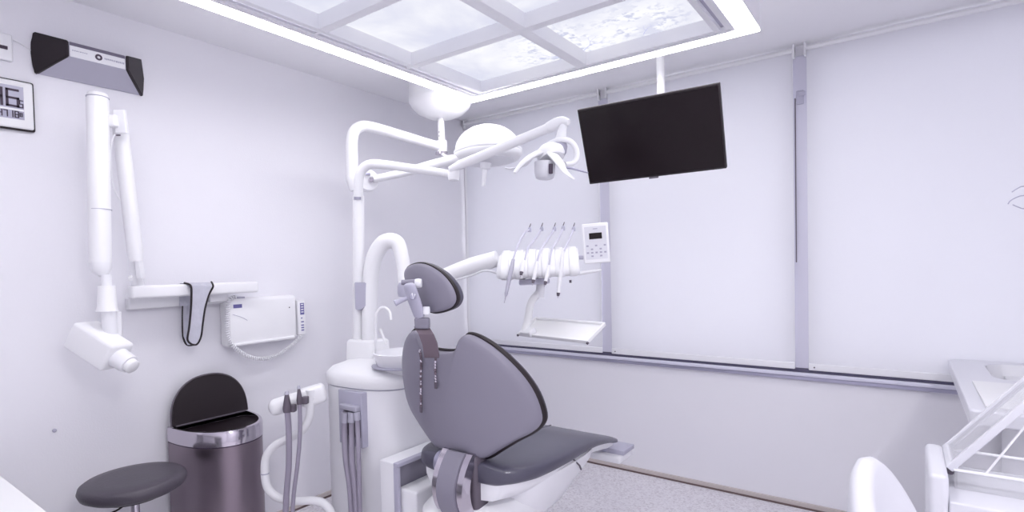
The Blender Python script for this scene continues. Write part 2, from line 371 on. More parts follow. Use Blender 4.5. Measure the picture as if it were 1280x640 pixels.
# ------------------------------------------------------------------ wall unit with black end caps (left wall)
q0 = onX(43, 46, .0); q1 = onX(173, 78, .0)
ya, yb, zt = q0.y, q1.y, 2.505
wu = empty('wall_fan_unit', (0, (ya+yb)/2, 2.42), 'long silver wall unit with black end caps above the folding arm', 'wall unit')
uw0, uw1, uf0, uf1, UD = -2.83, -2.437, -2.742, -2.527, .10
def fr_ring(x, y0, y1, z0, z1): return [Vector((x, y0, z0)), Vector((x, y1, z0)), Vector((x, y1, z1)), Vector((x, y0, z1))]
MB().loft([fr_ring(.0, uw0, uw1, 2.341, 2.508), fr_ring(.012, uw0, uw1, 2.341, 2.508), fr_ring(UD, uf0, uf1, 2.417, 2.480)]).build('body', 'silver', wu, ang=20)
for yw_, yf_, sg_ in ((uw0, uf0, -1), (uw1, uf1, 1)):
    ol_ = [Vector((.0, yw_, 2.337)), Vector((.016, yw_, 2.336)), Vector((UD+.003, yf_, 2.415)), Vector((UD+.003, yf_, 2.482)), Vector((.016, yw_, 2.512)), Vector((.0, yw_, 2.512)), Vector((-.0, yw_+sg_*.010, 2.47)), Vector((-.0, yw_+sg_*.012, 2.425)), Vector((.0, yw_+sg_*.008, 2.37))]
    nv = Vector((.088, sg_*.1, 0)).normalized()
    MB().bm(slab([p-nv*.004+Vector((.0005,0,0)) for p in ol_], nv, .014, .003)).build('end_cap', 'black', wu, ang=40)
MB().box((UD, uf0+.004, 2.418), (UD+.004, uf1-.004, 2.466), .001).build('front_strip', 'whitem', wu)
MB().box((UD, uf0+.004, 2.467), (UD+.003, uf1-.004, 2.481), .001).build('air_slot', 'darkslot', wu)
cy_ = onX(123, 73, UD).y
MB().lathe((UD+.004, cy_, 2.443), [(.006, 0), (.0135, 0), (.0135, .002), (.006, .002), (.006, 0)], 28, axis=(1,0,0), capb=False, capt=False).build('round_logo', 'ink', wu)
r_ = random.Random(5)
for y0, y1, z, hgt in ((uf0+.012, uf0+.062, 2.446, .004), (cy_+.022, uf1-.012, 2.443, .008)):
    lt = MB(); y = y0
    while y < y1:
        w_ = r_.uniform(.003, .006); lt.box((UD+.004, y, z-hgt/2*r_.uniform(.5, 1)), (UD+.0046, y+w_, z+hgt/2)); y += w_+.0022
    lt.build('faint_lettering', 'paleink', wu, False)

# pale sensor plate with slot, far left, and its cable
sp = empty('wall_sensor', (0, -2.93, 2.42), 'white wall sensor plate with a dark slot, cut off at the left edge', 'sensor')
MB().box((0, -3.02, 2.365), (.022, -2.908, 2.475), .006).build('plate', 'whitem', sp)
MB().box((.0225, -2.98, 2.408), (.026, -2.925, 2.422), .001).build('slot', 'ink', sp)
tag(MB().tube([(.004, -2.905, 2.462), (.006, -2.87, 2.45), (.006, ya-.002, 2.425)], .0025, 8, smooth=6).build('cable', 'whitem'), 'thin white cable from sensor plate to the silver wall unit', 'cable')

# ------------------------------------------------------------------ digital clock
dk = empty('digital_clock', (0, -3.0, 2.19), 'white digital wall clock with thin black rim at left edge of picture', 'clock')
MB().box((0, -3.16, 2.082), (.022, -2.845, 2.292), .008).build('rim', 'black', dk)
MB().box((.006, -3.153, 2.089), (.030, -2.851, 2.286), .008).build('casing', 'paper', dk)
MB().box((.0305, -3.13, 2.125), (.0315, -2.883, 2.262)).build('display', 'lcd', dk, False)
MB().box((.0312, -3.128, 2.160), (.0326, -2.884, 2.168)).build('divider_line', 'paper', dk, False)
SEG = {'0':'abcdef','1':'bc','2':'abged','3':'abgcd','4':'fgbc','5':'afgcd','6':'afgedc','7':'abc','8':'abcdefg','9':'abcfgd'}
def digit(mb, ch, y, z, w, h, t):
    S = {'a':(0,h,w,h),'g':(0,h/2,w,h/2),'d':(0,0,w,0),'f':(0,h/2,0,h),'b':(w,h/2,w,h),'e':(0,0,0,h/2),'c':(w,0,w,h/2)}
    for k in SEG[ch]:
        a, b, c, d = S[k]; mb.box((.0318, y+a-t/2, z+b-t/2), (.0330, y+c+t/2, z+d+t/2))
g = MB()
digit(g, '1', -2.985, 2.178, .032, .066, .009); digit(g, '6', -2.936, 2.178, .034, .066, .009); digit(g, '5', -2.897, 2.176, .010, .028, .004)
digit(g, '4', -2.966, 2.132, .012, .024, .004); digit(g, '7', -2.948, 2.132, .011, .024, .004)
digit(g, '1', -2.928, 2.132, .008, .024, .004); digit(g, '8', -2.913, 2.132, .011, .024, .004); digit(g, '8', -2.897, 2.138, .007, .014, .003)
g.build('digits', 'ink', dk, False)

# ------------------------------------------------------------------ x-ray arm
xr = empty('xray_arm', (0, -2.2, 1.38), 'white folding x-ray arm with tube head, on the left wall above the stool', 'x-ray arm')
Xb = .118
b0 = onX(162, 363, Xb); b1 = onX(320, 359, Xb)
MB().box((0, b0.y+.02, 1.298), (.05, -2.072, 1.352), .006).build('wall_rail', 'white', xr)
MB().box((.085, b0.y-.004, 1.352), (.150, b1.y, 1.412), .012).build('lower_arm', 'white', xr)
MB().box((.04, -2.18, 1.310), (.09, -2.085, 1.395), .006).build('arm_pivot', 'whitem', xr)
pA = Vector((.115, b0.y+.035, 1.412))
tB = 2.46
A0 = at(171, 332, 2.50); A1 = at(149, 146, 2.44)
MB().tube([pA, at(169, 335, 2.53), at(168, 312, 2.51)], [.026, .023, .02]).build('turret', 'whitem', xr)
MB().tube([at(163, 346, 2.49), at(163.5, 349, 2.47)], [.009, .009], 12).build('turret_knob', 'white', xr)
d = (A1-A0).normalized(); sd = d.cross(RT).normalized()
MB().tube([A0+d*.02, A0+d*.06, A1-d*.04, A1], [.030, .036, .036, .034], 20, flat=.85).build('spring_arm', 'white', xr)
MB().obox(A0+d*.0-UP*.015+RT*.014, RT, sd, d, .022, .03, .09, .004).build('fork', 'whitem', xr)
MB().obox(at(151, 152, 2.37), RT, sd, d, .05, .02, .10, .004).build('joint_cover', 'whitem', xr)
MB().obox(at(148, 169, 2.345), RT, UP, FW, .018, .005, .004, .001).build('joint_slot', 'ink', xr)
MB().obox(at(138, 152, 2.36), RT, UP, FW, .07, .05, .045, .008).build('elbow', 'white', xr)
T0 = at(122, 122, 2.33); T1 = at(125.5, 328, 2.33)
dn = (T1-T0).normalized()
MB().tube([T0, T0+dn*.012, T1-dn*.01, T1], [.038, .0405, .0405, .040], 28).build('forearm', 'white', xr)
MB().tube([T0-dn*.022, T0-dn*.016, T0-dn*.002], [.026, .036, .040], 28).build('forearm_cap', 'white', xr)
MB().tube([T0-dn*.001, T0+dn*.001], [.0415, .0415], 28).build('cap_seam', 'grey', xr)
MB().tube([at(125.5,262,2.33)-dn*.001, at(125.5,262,2.33)+dn*.001], [.0412, .0412], 28).build('sleeve_seam', 'grey', xr)
MB().tube([T1, T1+dn*.03+RT*.004, T1+dn*.055+RT*.014], [.040, .037, .018], 28).build('forearm_foot', 'whitem', xr)
MB().tube([at(133, 343, 2.33), at(133.5, 360, 2.33)], [.019, .018], 20).build('neck', 'whitem', xr)
MB().tube([at(133.5, 357, 2.33), at(134, 384, 2.33), at(134, 389, 2.33)], [.031, .036, .041], 28).build('collar', 'white', xr)
MB().tube([at(136, 388, 2.33), at(138, 425, 2.35)], [.028, .028], 24).build('yoke', 'whitem', xr)
MB().tube([at(146, 390, 2.36), at(149, 432, 2.38)], [.016, .016], 16).build('yoke_rod', 'white', xr)
Hc0 = at(100, 416, 2.33); Hc1 = at(148, 447, 2.30); hd = (Hc1-Hc0).normalized(); hu = (UP-hd*UP.dot(hd)).normalized(); hs = hd.cross(hu)
mbh = MB().obox((Hc0+Hc1)/2, hd, hu, hs, (Hc1-Hc0).length, .120, .115, .014)
mbh.build('tube_head', 'white', xr)
MB().tube([Hc1-hd*.02, Hc1+hd*.045, Hc1+hd*.05, Hc1+hd*.060], [.044, .040, .040, .038], 28).build('nozzle', 'whitem', xr)
MB().tube([Hc1+hd*.060, Hc1+hd*.080, Hc1+hd*.084], [.030, .029, .024], 28).build('cone', 'paper', xr)
MB().tube([at(143,168,2.36), at(138,190,2.36), at(141,230,2.38), at(150,250,2.42)], .003, 8, smooth=6).build('arm_cable', 'whitem', xr)

# strap hanging on the bar
st = empty('thyroid_collar', (.115, -2.2, 1.46), 'silver strap with black edging hung over the white horizontal bar', 'collar')
def strip(name, m, cols, parent, th=.004):
    # cols: list of (left point, right point)
    a = MB(); rings = []
    for L_, R_ in cols:
        L_, R_ = Vector(L_), Vector(R_); n = Vector((th, 0, 0)); rings.append([L_, R_, R_+n, L_+n])
    return a.loft(rings).build(name, m, parent, ang=50)
Xf = .170
fl = [(234, 352), (238, 357), (239, 370), (238, 390), (236, 410), (234, 424), (238, 429.5)]
frt = [(268, 351), (266, 358), (261, 368), (256, 385), (253, 405), (251, 420), (247, 429)]
Lp = [onX(x, y, Xf) for x, y in fl]; Rp = [onX(x, y, Xf) for x, y in frt]
Lp[0].x = Rp[0].x = .135; Lp[0].z = Rp[0].z = 1.418
strip('front_flap', 'silverfab', list(zip(Lp, Rp)), st)
edge = Lp + [onX(243, 431, Xf)] + Rp[::-1]
MB().tube([p+Vector((.003,0,0)) for p in edge], .0048, 8, smooth=5).build('edging', 'black', st)
bl_ = [onX(x, y, .06) for x, y in ((229, 372), (228.5, 395), (229, 420), (234, 431))]; br_ = [onX(x, y, .065) for x, y in ((250, 372), (248, 395), (246, 420), (243, 431))]
strip('rear_flap', 'silverfab', list(zip(bl_, br_)), st)
MB().tube([p+Vector((-.002,0,0)) for p in bl_]+[br_[-1]+Vector((-.002,0,0))], .0048, 8, smooth=4).build('rear_edging', 'black', st)
strip('saddle', 'silverfab', [(Vector((x, Lp[0].y+.004, z_)), Vector((x, Rp[0].y-.004, z_))) for x, z_ in ((.066, 1.30), (.070, 1.39), (.082, 1.415), (.135, 1.4155), (.150, 1.41), (.166, 1.395))], st, .003)

# ------------------------------------------------------------------ x-ray control box with coiled cord and handset
cx_ = empty('control_box', (0, -1.83, 1.16), 'white wall-mounted control box with small violet logo and coiled cord', 'control box')
c0 = onX(284, 400, .09); c1 = onX(372, 400, .09); ctop = onX(330, 371, .09).z; cbot = onX(330, 429, .09).z
bx = MB().box((0, c0.y, cbot), (.09, c1.y, ctop), .022); bx.build('body', 'white', cx_)
MB().tube([(.092, c0.y+.03, cbot+.012), (.096, (c0.y+c1.y)/2, cbot+.014), (.092, c1.y-.03, cbot+.012)], .010, 12).build('lower_lip', 'white', cx_)
MB().box((.0905, c0.y+.035, ctop-.052), (.092, c0.y+.082, ctop-.032)).build('logo', 'blueink', cx_, False)
MB().tube([(.091, c0.y+.03, ctop-.085), (.0915, c0.y+.08, ctop-.105), (.0905, c0.y+.11, ctop-.125)], .0014, 6, smooth=5).build('moulded_line', 'grey', cx_)
MB().box((.091, c1.y-.055, ctop-.075), (.0925, c1.y-.049, ctop-.069)).build('indicator', 'ink', cx_, False)
MB().box((.02, c0.y+.03, ctop-.004), (.075, c0.y+.11, ctop+.008), .003).build('top_hook', 'grey', cx_)
h0 = onX(376.5, 375, .08); h1 = onX(376.5, 419, .08)
hs_ = empty('handset', (.05, h0.y, 1.15), 'narrow white handset with violet symbols clipped beside the control box', 'handset')
MB().box((.03, h0.y-.026, h1.z), (.085, h0.y+.026, h0.z), .010).build('body', 'white', hs_)
MB().box((.0855, h0.y-.013, h0.z-.088), (.087, h0.y+.013, h0.z-.018)).build('label_patch', 'blueink', hs_, False)
for k, dz in enumerate((.03, .045, .06, .075)):
    MB().box((.087, h0.y-.008, h0.z-dz), (.0878, h0.y+.008, h0.z-dz+.006)).build('symbol', 'paper', hs_, False)
for k, dz in enumerate((.112, .135, .155, .17, .185)):
    MB().box((.0855, h0.y-.009, h0.z-dz), (.0868, h0.y+(.009 if k else .0), h0.z-dz+.007)).build('button', 'blueink', hs_, False)
def helix(path, R, r, turns, k=12):
    P, _ = curve([Vector(p) for p in path], [1]*len(path), 24)
    L = [0]
    for i in range(1, len(P)): L.append(L[-1]+(P[i]-P[i-1]).length)
    n = turns*k; out = []; u = None
    for i in range(n+1):
        s = L[-1]*i/n; j = min(max(0, np.searchsorted(L, s)-1), len(P)-2); t = (s-L[j])/max(1e-9, L[j+1]-L[j])
        p = P[j].lerp(P[j+1], t); T = (P[j+1]-P[j]).normalized()
        if u is None: u = T.cross(Vector((1,0,0))).normalized()
        u = (u-T*u.dot(T)).normalized(); w = T.cross(u); a = 2*PI*i/k
        out.append(p+u*math.cos(a)*R+w*math.sin(a)*R)
    return MB().tube(out, r, 6)
cp_ = [onX(x, y, .10) for x, y in ((296, 371), (287, 374), (284.5, 390), (284, 408), (286, 424), (295, 436), (312, 446), (332, 448), (352, 441), (368, 429), (377, 420))]
helix(cp_, .0085, .0036, 64, 9).build('coiled_cord', 'whitem', cx_)

# small grey plug on the wall
tag(MB().lathe(onX(68, 538, 0), [(.008, 0), (.008, .004), (.004, .007)], 14, axis=(1,0,0)).build('wall_plug', 'grey'), 'tiny grey plug in the left wall, low at far left', 'wall plug')

# ------------------------------------------------------------------ trash bin
tb = empty('trash_bin', (.05, -2.15, 0), 'half-round brushed steel trash bin with open black lid beside the stool', 'trash bin')
bc = Vector((.045, -2.194, 0)); bw, bd = .196, .36
def half(z, k=1.0, n=40):
    P = []
    for i in range(n+1):
        a = -PI/2 + PI*i/n; c, s = math.cos(a), math.sin(a)
        P.append(Vector((bc.x+bd*k*abs(c)**.8, bc.y+bw*k*math.copysign(abs(s)**.9, s), z)))
    return P
zr = .70
MB().loft([half(.015), half(.02, 1.0), half(zr-.075, 1.0)]).build('body', 'steel', tb, ang=35)
MB().loft([half(0, 1.02), half(.02, 1.02)]).build('base_ring', 'black', tb, ang=35)
MB().loft([half(zr-.078, 1.006), half(zr-.072, 1.006)]).build('seam', 'ink', tb, ang=35)
rim = [half(zr-.072, 1.012), half(zr-.012, 1.012), half(zr, .995), half(zr, .94), half(zr-.03, .92)]
MB().loft(rim, cap=False).build('rim', 'chrome', tb, ang=35)
MB().loft([half(zr-.034, .93), half(zr-.031, .93)]).build('inner_bucket', 'black', tb, ang=35)
# lid: half round, hinged at the flat back and opened against the wall
def lid(off, k=1.0):
    P = []
    for i in range(41):
        a = -PI/2+PI*i/40; c, s = abs(math.cos(a))**.8, math.copysign(abs(math.sin(a))**.9, math.sin(a))
        r = .235*c*k
        P.append(Vector((bc.x+.040 - r*.10 + off, bc.y+bw*.98*k*s, zr+.005+r*.96)))
    return P
MB().loft([lid(-.012, .97), lid(-.010, 1.0), lid(.004, 1.0), lid(.009, .985)]).build('lid', 'black', tb, ang=50)
MB().tube([p for p in lid(-.003, 1.0)], .005, 8).build('lid_rim', 'darkgrey', tb)
MB().tube([(bc.x+.043, bc.y-bw*.9, zr+.004), (bc.x+.043, bc.y+bw*.9, zr+.004)], .007, 10).build('hinge', 'darkgrey', tb)

# ------------------------------------------------------------------ stool
sc_ = Vector((.325, -2.64, 0)); zs = .592
so = empty('stool', sc_, 'round swivel stool with dark grey vinyl seat in front of the steel bin', 'stool')
MB().lathe(sc_, [(.12, zs-.072), (.165, zs-.066), (.191, zs-.05), (.199, zs-.03), (.194, zs-.012), (.180, zs-.002), (.13, zs+.004), (.0001, zs+.005)], 56, capt=False).build('seat', 'vinyl', so, ang=60)
MB().lathe(sc_, [(.12, zs-.085), (.12, zs-.07)], 30).build('seat_plate', 'black', so)
MB().lathe(sc_, [(.024, .10), (.024, .36), (.017, .365), (.017, zs-.08)], 20).build('gas_lift', 'chrome', so)
MB().lathe(sc_, [(.028, zs-.115), (.032, zs-.10), (.032, zs-.082)], 20).build('lift_collar', 'darkgrey', so)
MB().tube([sc_+Vector((.02, -.02, zs-.09)), sc_+Vector((.06, -.08, zs-.10)), sc_+Vector((.09, -.13, zs-.095))], .004, 8, smooth=4).build('height_lever', 'black', so)
MB().lathe(sc_, [(.045, .05), (.045, .10), (.028, .12)], 24).build('hub', 'chrome', so)
for k in range(5):
    a = 2*PI*k/5+.3; v = Vector((math.cos(a), math.sin(a), 0))
    MB().tube([sc_+v*.03+Vector((0,0,.085)), sc_+v*.15+Vector((0,0,.075)), sc_+v*.235+Vector((0,0,.058))], [.017,.014,.011], 12).build('leg', 'chrome', so)
    w_ = MB().lathe(sc_+v*.235+Vector((0,0,.026)), [(.026,-.012),(.026,.012)], 20, axis=v.cross(Vector((0,0,1)))); w_.tube([sc_+v*.235+Vector((0,0,.03)), sc_+v*.235+Vector((0,0,.06))], .008, 10)
    w_.build('caster', 'black', so)

# ------------------------------------------------------------------ cuspidor unit
uc = Vector((.90, -1.62, 0))
un = empty('cuspidor_unit', uc, 'white dental unit cabinet with rinse bowl between hose arm and patient chair', 'dental unit')
def sring(c, rx, ry, z, n=48, e=2.6, rot=0):
    P = []
    for i in range(n):
        a = 2*PI*i/n; cc, ss = math.cos(a), math.sin(a)
        x = rx*math.copysign(abs(cc)**(2/e), cc); y = ry*math.copysign(abs(ss)**(2/e), ss)
        P.append(Vector((c.x+x*math.cos(rot)-y*math.sin(rot), c.y+x*math.sin(rot)+y*math.cos(rot), z)))
    return P
ROT = .10
cc = at(476, 520, 2.86); cc.z = 0
RXc, RYc = .262, .20
MB().loft([sring(cc, RXc, RYc, 0, e=3, rot=ROT), sring(cc, RXc, RYc, .88, e=3, rot=ROT)]).build('cabinet', 'whitem', un)
MB().loft([sring(cc, RXc-.004, RYc-.004, .879, e=3, rot=ROT), sring(cc, RXc-.004, RYc-.004, .889, e=3, rot=ROT)]).build('seam', 'grey', un)
MB().loft([sring(cc, RXc+.006, RYc+.008, .887, e=2.8, rot=ROT), sring(cc, RXc+.012, RYc+.014, .905, e=2.8, rot=ROT), sring(cc, RXc+.010, RYc+.012, .94, e=2.8, rot=ROT), sring(cc, RXc-.015, RYc-.012, .965, e=2.7, rot=ROT), sring(cc, RXc-.07, RYc-.06, .985, e=2.5, rot=ROT), sring(cc, RXc-.15, RYc-.12, .995, e=2.4, rot=ROT)]).build('top_cover', 'white', un, ang=60)
# raised plinth under the posts
pc = at(452, 440, 2.98)
MB().loft([sring(Vector((pc.x+.03, pc.y+.02, 0)), .115, .09, .90, e=4, rot=ROT), sring(Vector((pc.x+.03, pc.y+.02, 0)), .105, .08, 1.075, e=4, rot=ROT), sring(Vector((pc.x+.03, pc.y+.02, 0)), .095, .07, 1.085, e=4, rot=ROT)]).build('post_plinth', 'white', un, ang=50)
# bowl
bo = at(503, 446, 2.72); bo.z = 0
MB().lathe(bo, [(.05, .93), (.09, .95), (.125, .99), (.140, 1.035), (.142, 1.052), (.134, 1.054), (.115, 1.02), (.07, .985), (.0001, .975)], 48, capt=False).build('rinse_bowl', 'porc', un, ang=60)
MB().lathe(bo, [(.146, .983), (.15, .986), (.15, .990), (.13, .991)], 48, axis=(0,0,1)).build('bowl_seam', 'grey', un)
# thin water spout
fs = [at(470, 440, 2.8), at(469, 400, 2.8), at(474, 387, 2.8), at(481, 384.5, 2.79), at(487, 390, 2.78), at(489, 400, 2.77)]
MB().tube(fs, .007, 12, smooth=6).build('water_spout', 'white', un)
MB().tube([at(475, 411, 2.74), at(483, 431, 2.72)], [.008, .005], 12).build('cup_filler', 'paper', un)
# tall curved delivery post
tp = [at(462, 440, 2.97), at(462, 395, 2.97), at(463, 350, 2.97), at(468, 322, 2.97), at(478, 305, 2.96), at(489, 301, 2.95), at(498, 306, 2.94), at(503, 325, 2.92), at(505, 345, 2.90), at(507, 362, 2.88)]
MB().tube(tp, [.042, .042, .042, .044, .044, .043, .040, .036, .034, .034], 24, smooth=8).build('curved_post', 'white', un)
MB().tube([at(448, 442, 3.0), at(448, 245, 3.0)], .031, 24).build('lamp_post', 'white', un)
gs = []
for (x, y) in ((443, 353), (462, 353), (462, 372), (458, 382), (451, 388), (444, 387)): gs.append(at(x, y, 2.93))
MB().bm(slab(gs, FW, .05, .003)).build('post_cover', 'grey', un, ang=50)
# hose panel on the cabinet front
pl = onY(426, 487, cc.y-RYc-.004)
P0, P1 = onY(425, 486, cc.y-RYc-.006), onY(456, 560, cc.y-RYc-.006)
MB().box((P0.x, cc.y-RYc-.018, P1.z), (P1.x, cc.y-RYc+.02, P0.z), .004).build('hose_panel', 'grey', un)
Q0, Q1 = onY(427, 504, cc.y-RYc-.03), onY(448, 515, cc.y-RYc-.03)
MB().box((Q0.x, cc.y-RYc-.045, Q1.z), (Q1.x, cc.y-RYc-.016, Q0.z), .005).build('socket_hood', 'silver', un)
MB().box((Q0.x+.002, cc.y-RYc-.022, Q1.z-.13), (Q1.x-.002, cc.y-RYc-.017, Q1.z+.002), .001).build('socket_recess', 'darkgrey', un)
yh = cc.y-RYc-.034
for pts, r in (([(432, 515), (431, 540), (433, 575), (438, 610), (441, 660)], .016), ([(440, 515), (440, 540), (440, 575), (444, 610), (447, 660)], .015), ([(446, 515), (447, 535), (448, 560), (449, 600), (450, 660)], .011)):
    pp = [onY(x, y, yh - (.02 if i > 1 else .0)) for i, (x, y) in enumerate(pts)]
    MB().tube(pp, r, 14, smooth=6).build('hose', 'hose', un)
    MB().tube([pp[0], pp[0].lerp(pp[1], .5)], r+.004, 14).build('hose_plug', 'silver', un)
    
# ------------------------------------------------------------------ hose arm with two suction tubes
aa = empty('hose_holder_arm', (.62, -1.98, 0), 'curved white tube arm carrying a hose holder, between bin and cabinet', 'hose arm')
ap = [at(388, 500, 2.66), at(387, 520, 2.66), at(380, 535, 2.66), at(365, 546, 2.66), at(346, 555, 2.66), at(334, 568, 2.66), at(331, 586, 2.66), at(334, 608, 2.66), at(346, 621, 2.66), at(365, 626, 2.67), at(395, 626, 2.68), at(408, 632, 2.68), at(416, 646, 2.68), at(420, 670, 2.69)]
MB().tube(ap, [.019]*6+[.0195]*8, 20, smooth=7).build('bent_tube', 'white', aa)
MB().tube([at(331, 591, 2.66), at(331, 592.3, 2.66)], .0204, 20).build('tube_joint', 'grey', aa)
e0 = at(344, 509, 2.64); e1 = at(398, 492, 2.70); ed = (e1-e0).normalized(); eu = (UP-ed*UP.dot(ed)).normalized(); ew = ed.cross(eu)
def capsule_box(a, b, h, w, bev): 
    c = (a+b)/2; dd = (b-a); L = dd.length; dd = dd.normalized(); u_ = (UP-dd*UP.dot(dd)).normalized(); return MB().obox(c, dd, u_, dd.cross(u_), L, h, w, bev)
capsule_box(e0-ed*.030, e1-ed*.06, .080, .085, .036).build('holder_body', 'white', aa, ang=60)
capsule_box(e1-ed*.085, e1+ed*.036, .092, .09, .024).build('switch_head', 'white', aa, ang=60)
top = (e1-ed*.02)+eu*.02-ew*.0+UP*.0
fo = -FW
for dx, dy, m_ in ((-.018, .004, 'lcd'), (.012, -.004, 'lcd')):
    MB().obox(e1-ed*.03+ed*dx+eu*dy*2+fo*.047, ed, eu, fo, .018, .012, .002, .001).build('switch_key', m_, aa)
MB().tube([ap[0]+UP*.05, ap[0]], [.024, .021], 16).build('arm_socket', 'whitem', aa)
ht = [('suction_tube', 358, 377, 0.0165, [(358.5, 493), (359, 510), (361, 540), (361, 580), (358, 620), (356, 665)], 'thicker grey suction tube hanging from left slot of the holder'),
      ('suction_tube', 374, 377, 0.0115, [(373.5, 486), (374.5, 500), (375, 540), (372, 580), (367, 620), (365, 665)], 'thinner grey suction tube hanging from right slot of the holder')]
for nm, x_, y_, r, pts, lab in ht:
    pp = [at(x, y, 2.58+.0*i) for i, (x, y) in enumerate(pts)]
    q = empty(nm, pp[1], lab, 'suction tube', 'suction tubes on the hose holder')
    MB().tube(pp[1:], r*.82, 14, smooth=6).build('hose', 'hose', q)
    MB().tube([pp[0]-UP*.0, pp[0].lerp(pp[1], .35), pp[1], pp[1]-UP*.02], [r*.55, r*.8, r*1.25, r*1.05], 16).build('tube_end', 'darkgrey', q)
    MB().tube([pp[0]+UP*.015, pp[0]], [r*.5, r*.7], 12).build('tip', 'silver', q)
    MB().obox(pp[1]+RT*.02-UP*.004+FW*.015, RT, UP, FW, .03, .035, .03, .005).build('slot_clip', 'darkgrey', q)

# ------------------------------------------------------------------ ceiling-hung surgical light
t_p = 3.52
pp0 = at(551, 148, t_p)
sg = empty('surgical_light', (pp0.x, pp0.y, H), 'large white domed surgical light on an angled arm from the ceiling', 'surgical light')
pc_ = Vector((pp0.x, pp0.y, 0)); zb_ = pp0.z
MB().lathe(pc_, [(.045, zb_), (.095, zb_+.008), (.150, zb_+.035), (.185, zb_+.070), (.200, zb_+.100), (.200, zb_+.112), (.196, H-.002)], 56).build('ceiling_canopy', 'white', sg, ang=50)
MB().tube([Vector((pp0.x, pp0.y, zb_+.02)), Vector((pp0.x, pp0.y, at(551, 178, t_p).z))], .021, 20).build('drop_pole', 'white', sg)
MB().lathe(pc_, [(.036, at(551, 190, t_p).z), (.036, at(551, 176, t_p).z)], 24).build('pole_hub', 'white', sg)
MB().lathe(pc_, [(.04, at(551, 193, t_p).z), (.04, at(551, 190, t_p).z)], 24).build('hub_ring', 'chrome', sg)
for yy in (165, 170, 175): MB().obox(at(549.0, yy, t_p-.022), RT, UP, FW, .006, .006, .004).build('pole_screw', 'darkgrey', sg)
a1 = [at(551, 184, t_p), at(520, 175, 3.4), at(490, 166, 3.3), at(465, 159, 3.2), at(452, 158, 3.16), at(443, 164, 3.13), at(440, 176, 3.12), at(440, 200, 3.12), at(441, 225, 3.12), at(444, 238, 3.12)]
MB().tube(a1, [.030, .030, .031, .031, .031, .032, .032, .034, .036, .025], 20, smooth=7).build('upper_arm', 'white', sg)
jc = at(460, 226, 3.14)
MB().lathe(jc, [(.055, -.02), (.062, -.012), (.062, .012), (.055, .02)], 32, axis=(-FW+RT*.5)).build('joint_disc', 'whitem', sg)
MB().lathe(jc-FW*.02+RT*.02, [(.014, 0), (.014, .02), (.011, .024)], 20, axis=(-FW+RT*.5)).build('joint_screw', 'chrome', sg)
MB().obox(jc-FW*.02+UP*.034, RT, UP, FW, .035, .012, .03, .002).build('joint_slot', 'alu', sg)
a2 = [at(466, 224, 3.12), at(500, 217, 3.2), at(540, 206, 3.28), at(575, 198, 3.34), at(590, 196, 3.36)]
MB().tube(a2, [.020, .024, .028, .030, .026], 20, smooth=4).build('lower_arm', 'white', sg)
MB().tube([at(553, 193, 3.5), at(560, 196, 3.45), at(575, 193, 3.4)], .010, 12, smooth=5).build('yoke_rod', 'whitem', sg)
dc = at(610, 190, 3.38); ax_ = (UP*1.0 + RT*-.06 - FW*.0).normalized()
MB().lathe(dc, [(.205, -.012), (.212, -.004), (.212, .006), (.205, .012)], 64, axis=ax_).build('dome_seam', 'whitem', sg)
MB().lathe(dc, [(.203*math.cos(a), .01+.155*math.sin(a)) for a in [i*PI/2/14 for i in range(14)]]+[(.001, .165)], 64, axis=ax_, capt=False).build('dome', 'dome', sg, ang=60)
MB().lathe(dc, [(.17, -.058), (.195, -.048), (.212, -.02), (.210, -.010)], 64, axis=ax_).build('rim', 'white', sg, ang=60)
MB().lathe(dc, [(.16, -.062), (.16, -.056)], 64, axis=ax_).build('lens', 'whitem', sg)
hx = at(607, 203, 3.36)
MB().tube([at(607, 204, 3.33), at(606.5, 211, 3.33), at(606, 212, 3.33), at(604, 233, 3.33)], [.036, .030, .017, .013], 18).build('sterile_handle', 'whitem', sg)

# ------------------------------------------------------------------ operating lamp carried by the unit
ol = empty('operating_lamp', at(700, 152, 2.62), 'white operating lamp head with curved handles left of the black monitor', 'lamp')
b1_ = [at(448, 246, 2.98), at(448, 232, 2.97), at(450, 218, 2.96), at(456, 209, 2.95), at(468, 205, 2.94), at(500, 208.5, 2.92), at(540, 214, 2.88), at(572, 219, 2.85)]
MB().tube(b1_, [.026, .026, .026, .026, .025, .023, .021, .018], 20, smooth=7).build('lower_arm', 'white', ol)
MB().tube([at(447, 250, 2.98), at(447, 242, 2.98)], .02, 16).build('arm_pin', 'grey', ol)
MB().lathe(at(567, 218, 2.84), [(.026, -.03), (.030, -.02), (.030, .02), (.022, .035)], 24, axis=UP).build('elbow', 'white', ol)
b2_ = [at(562, 212, 2.82), at(575, 206, 2.81), at(600, 196, 2.79), at(650, 175, 2.74), at(688, 159, 2.70)]
MB().tube(b2_, [.016, .026, .026, .027, .026], 20, flat=.9).build('spring_arm', 'white', ol)
MB().tube([at(685, 160, 2.70), at(695, 155, 2.68), at(703, 152, 2.66), at(711, 153, 2.64)], [.026, .029, .025, .014], 20, smooth=5).build('knuckle', 'white', ol)
MB().tube([at(704, 157, 2.66), at(702, 168, 2.65), at(699, 178, 2.64)], [.019, .023, .026], 18).build('neck', 'whitem', ol)
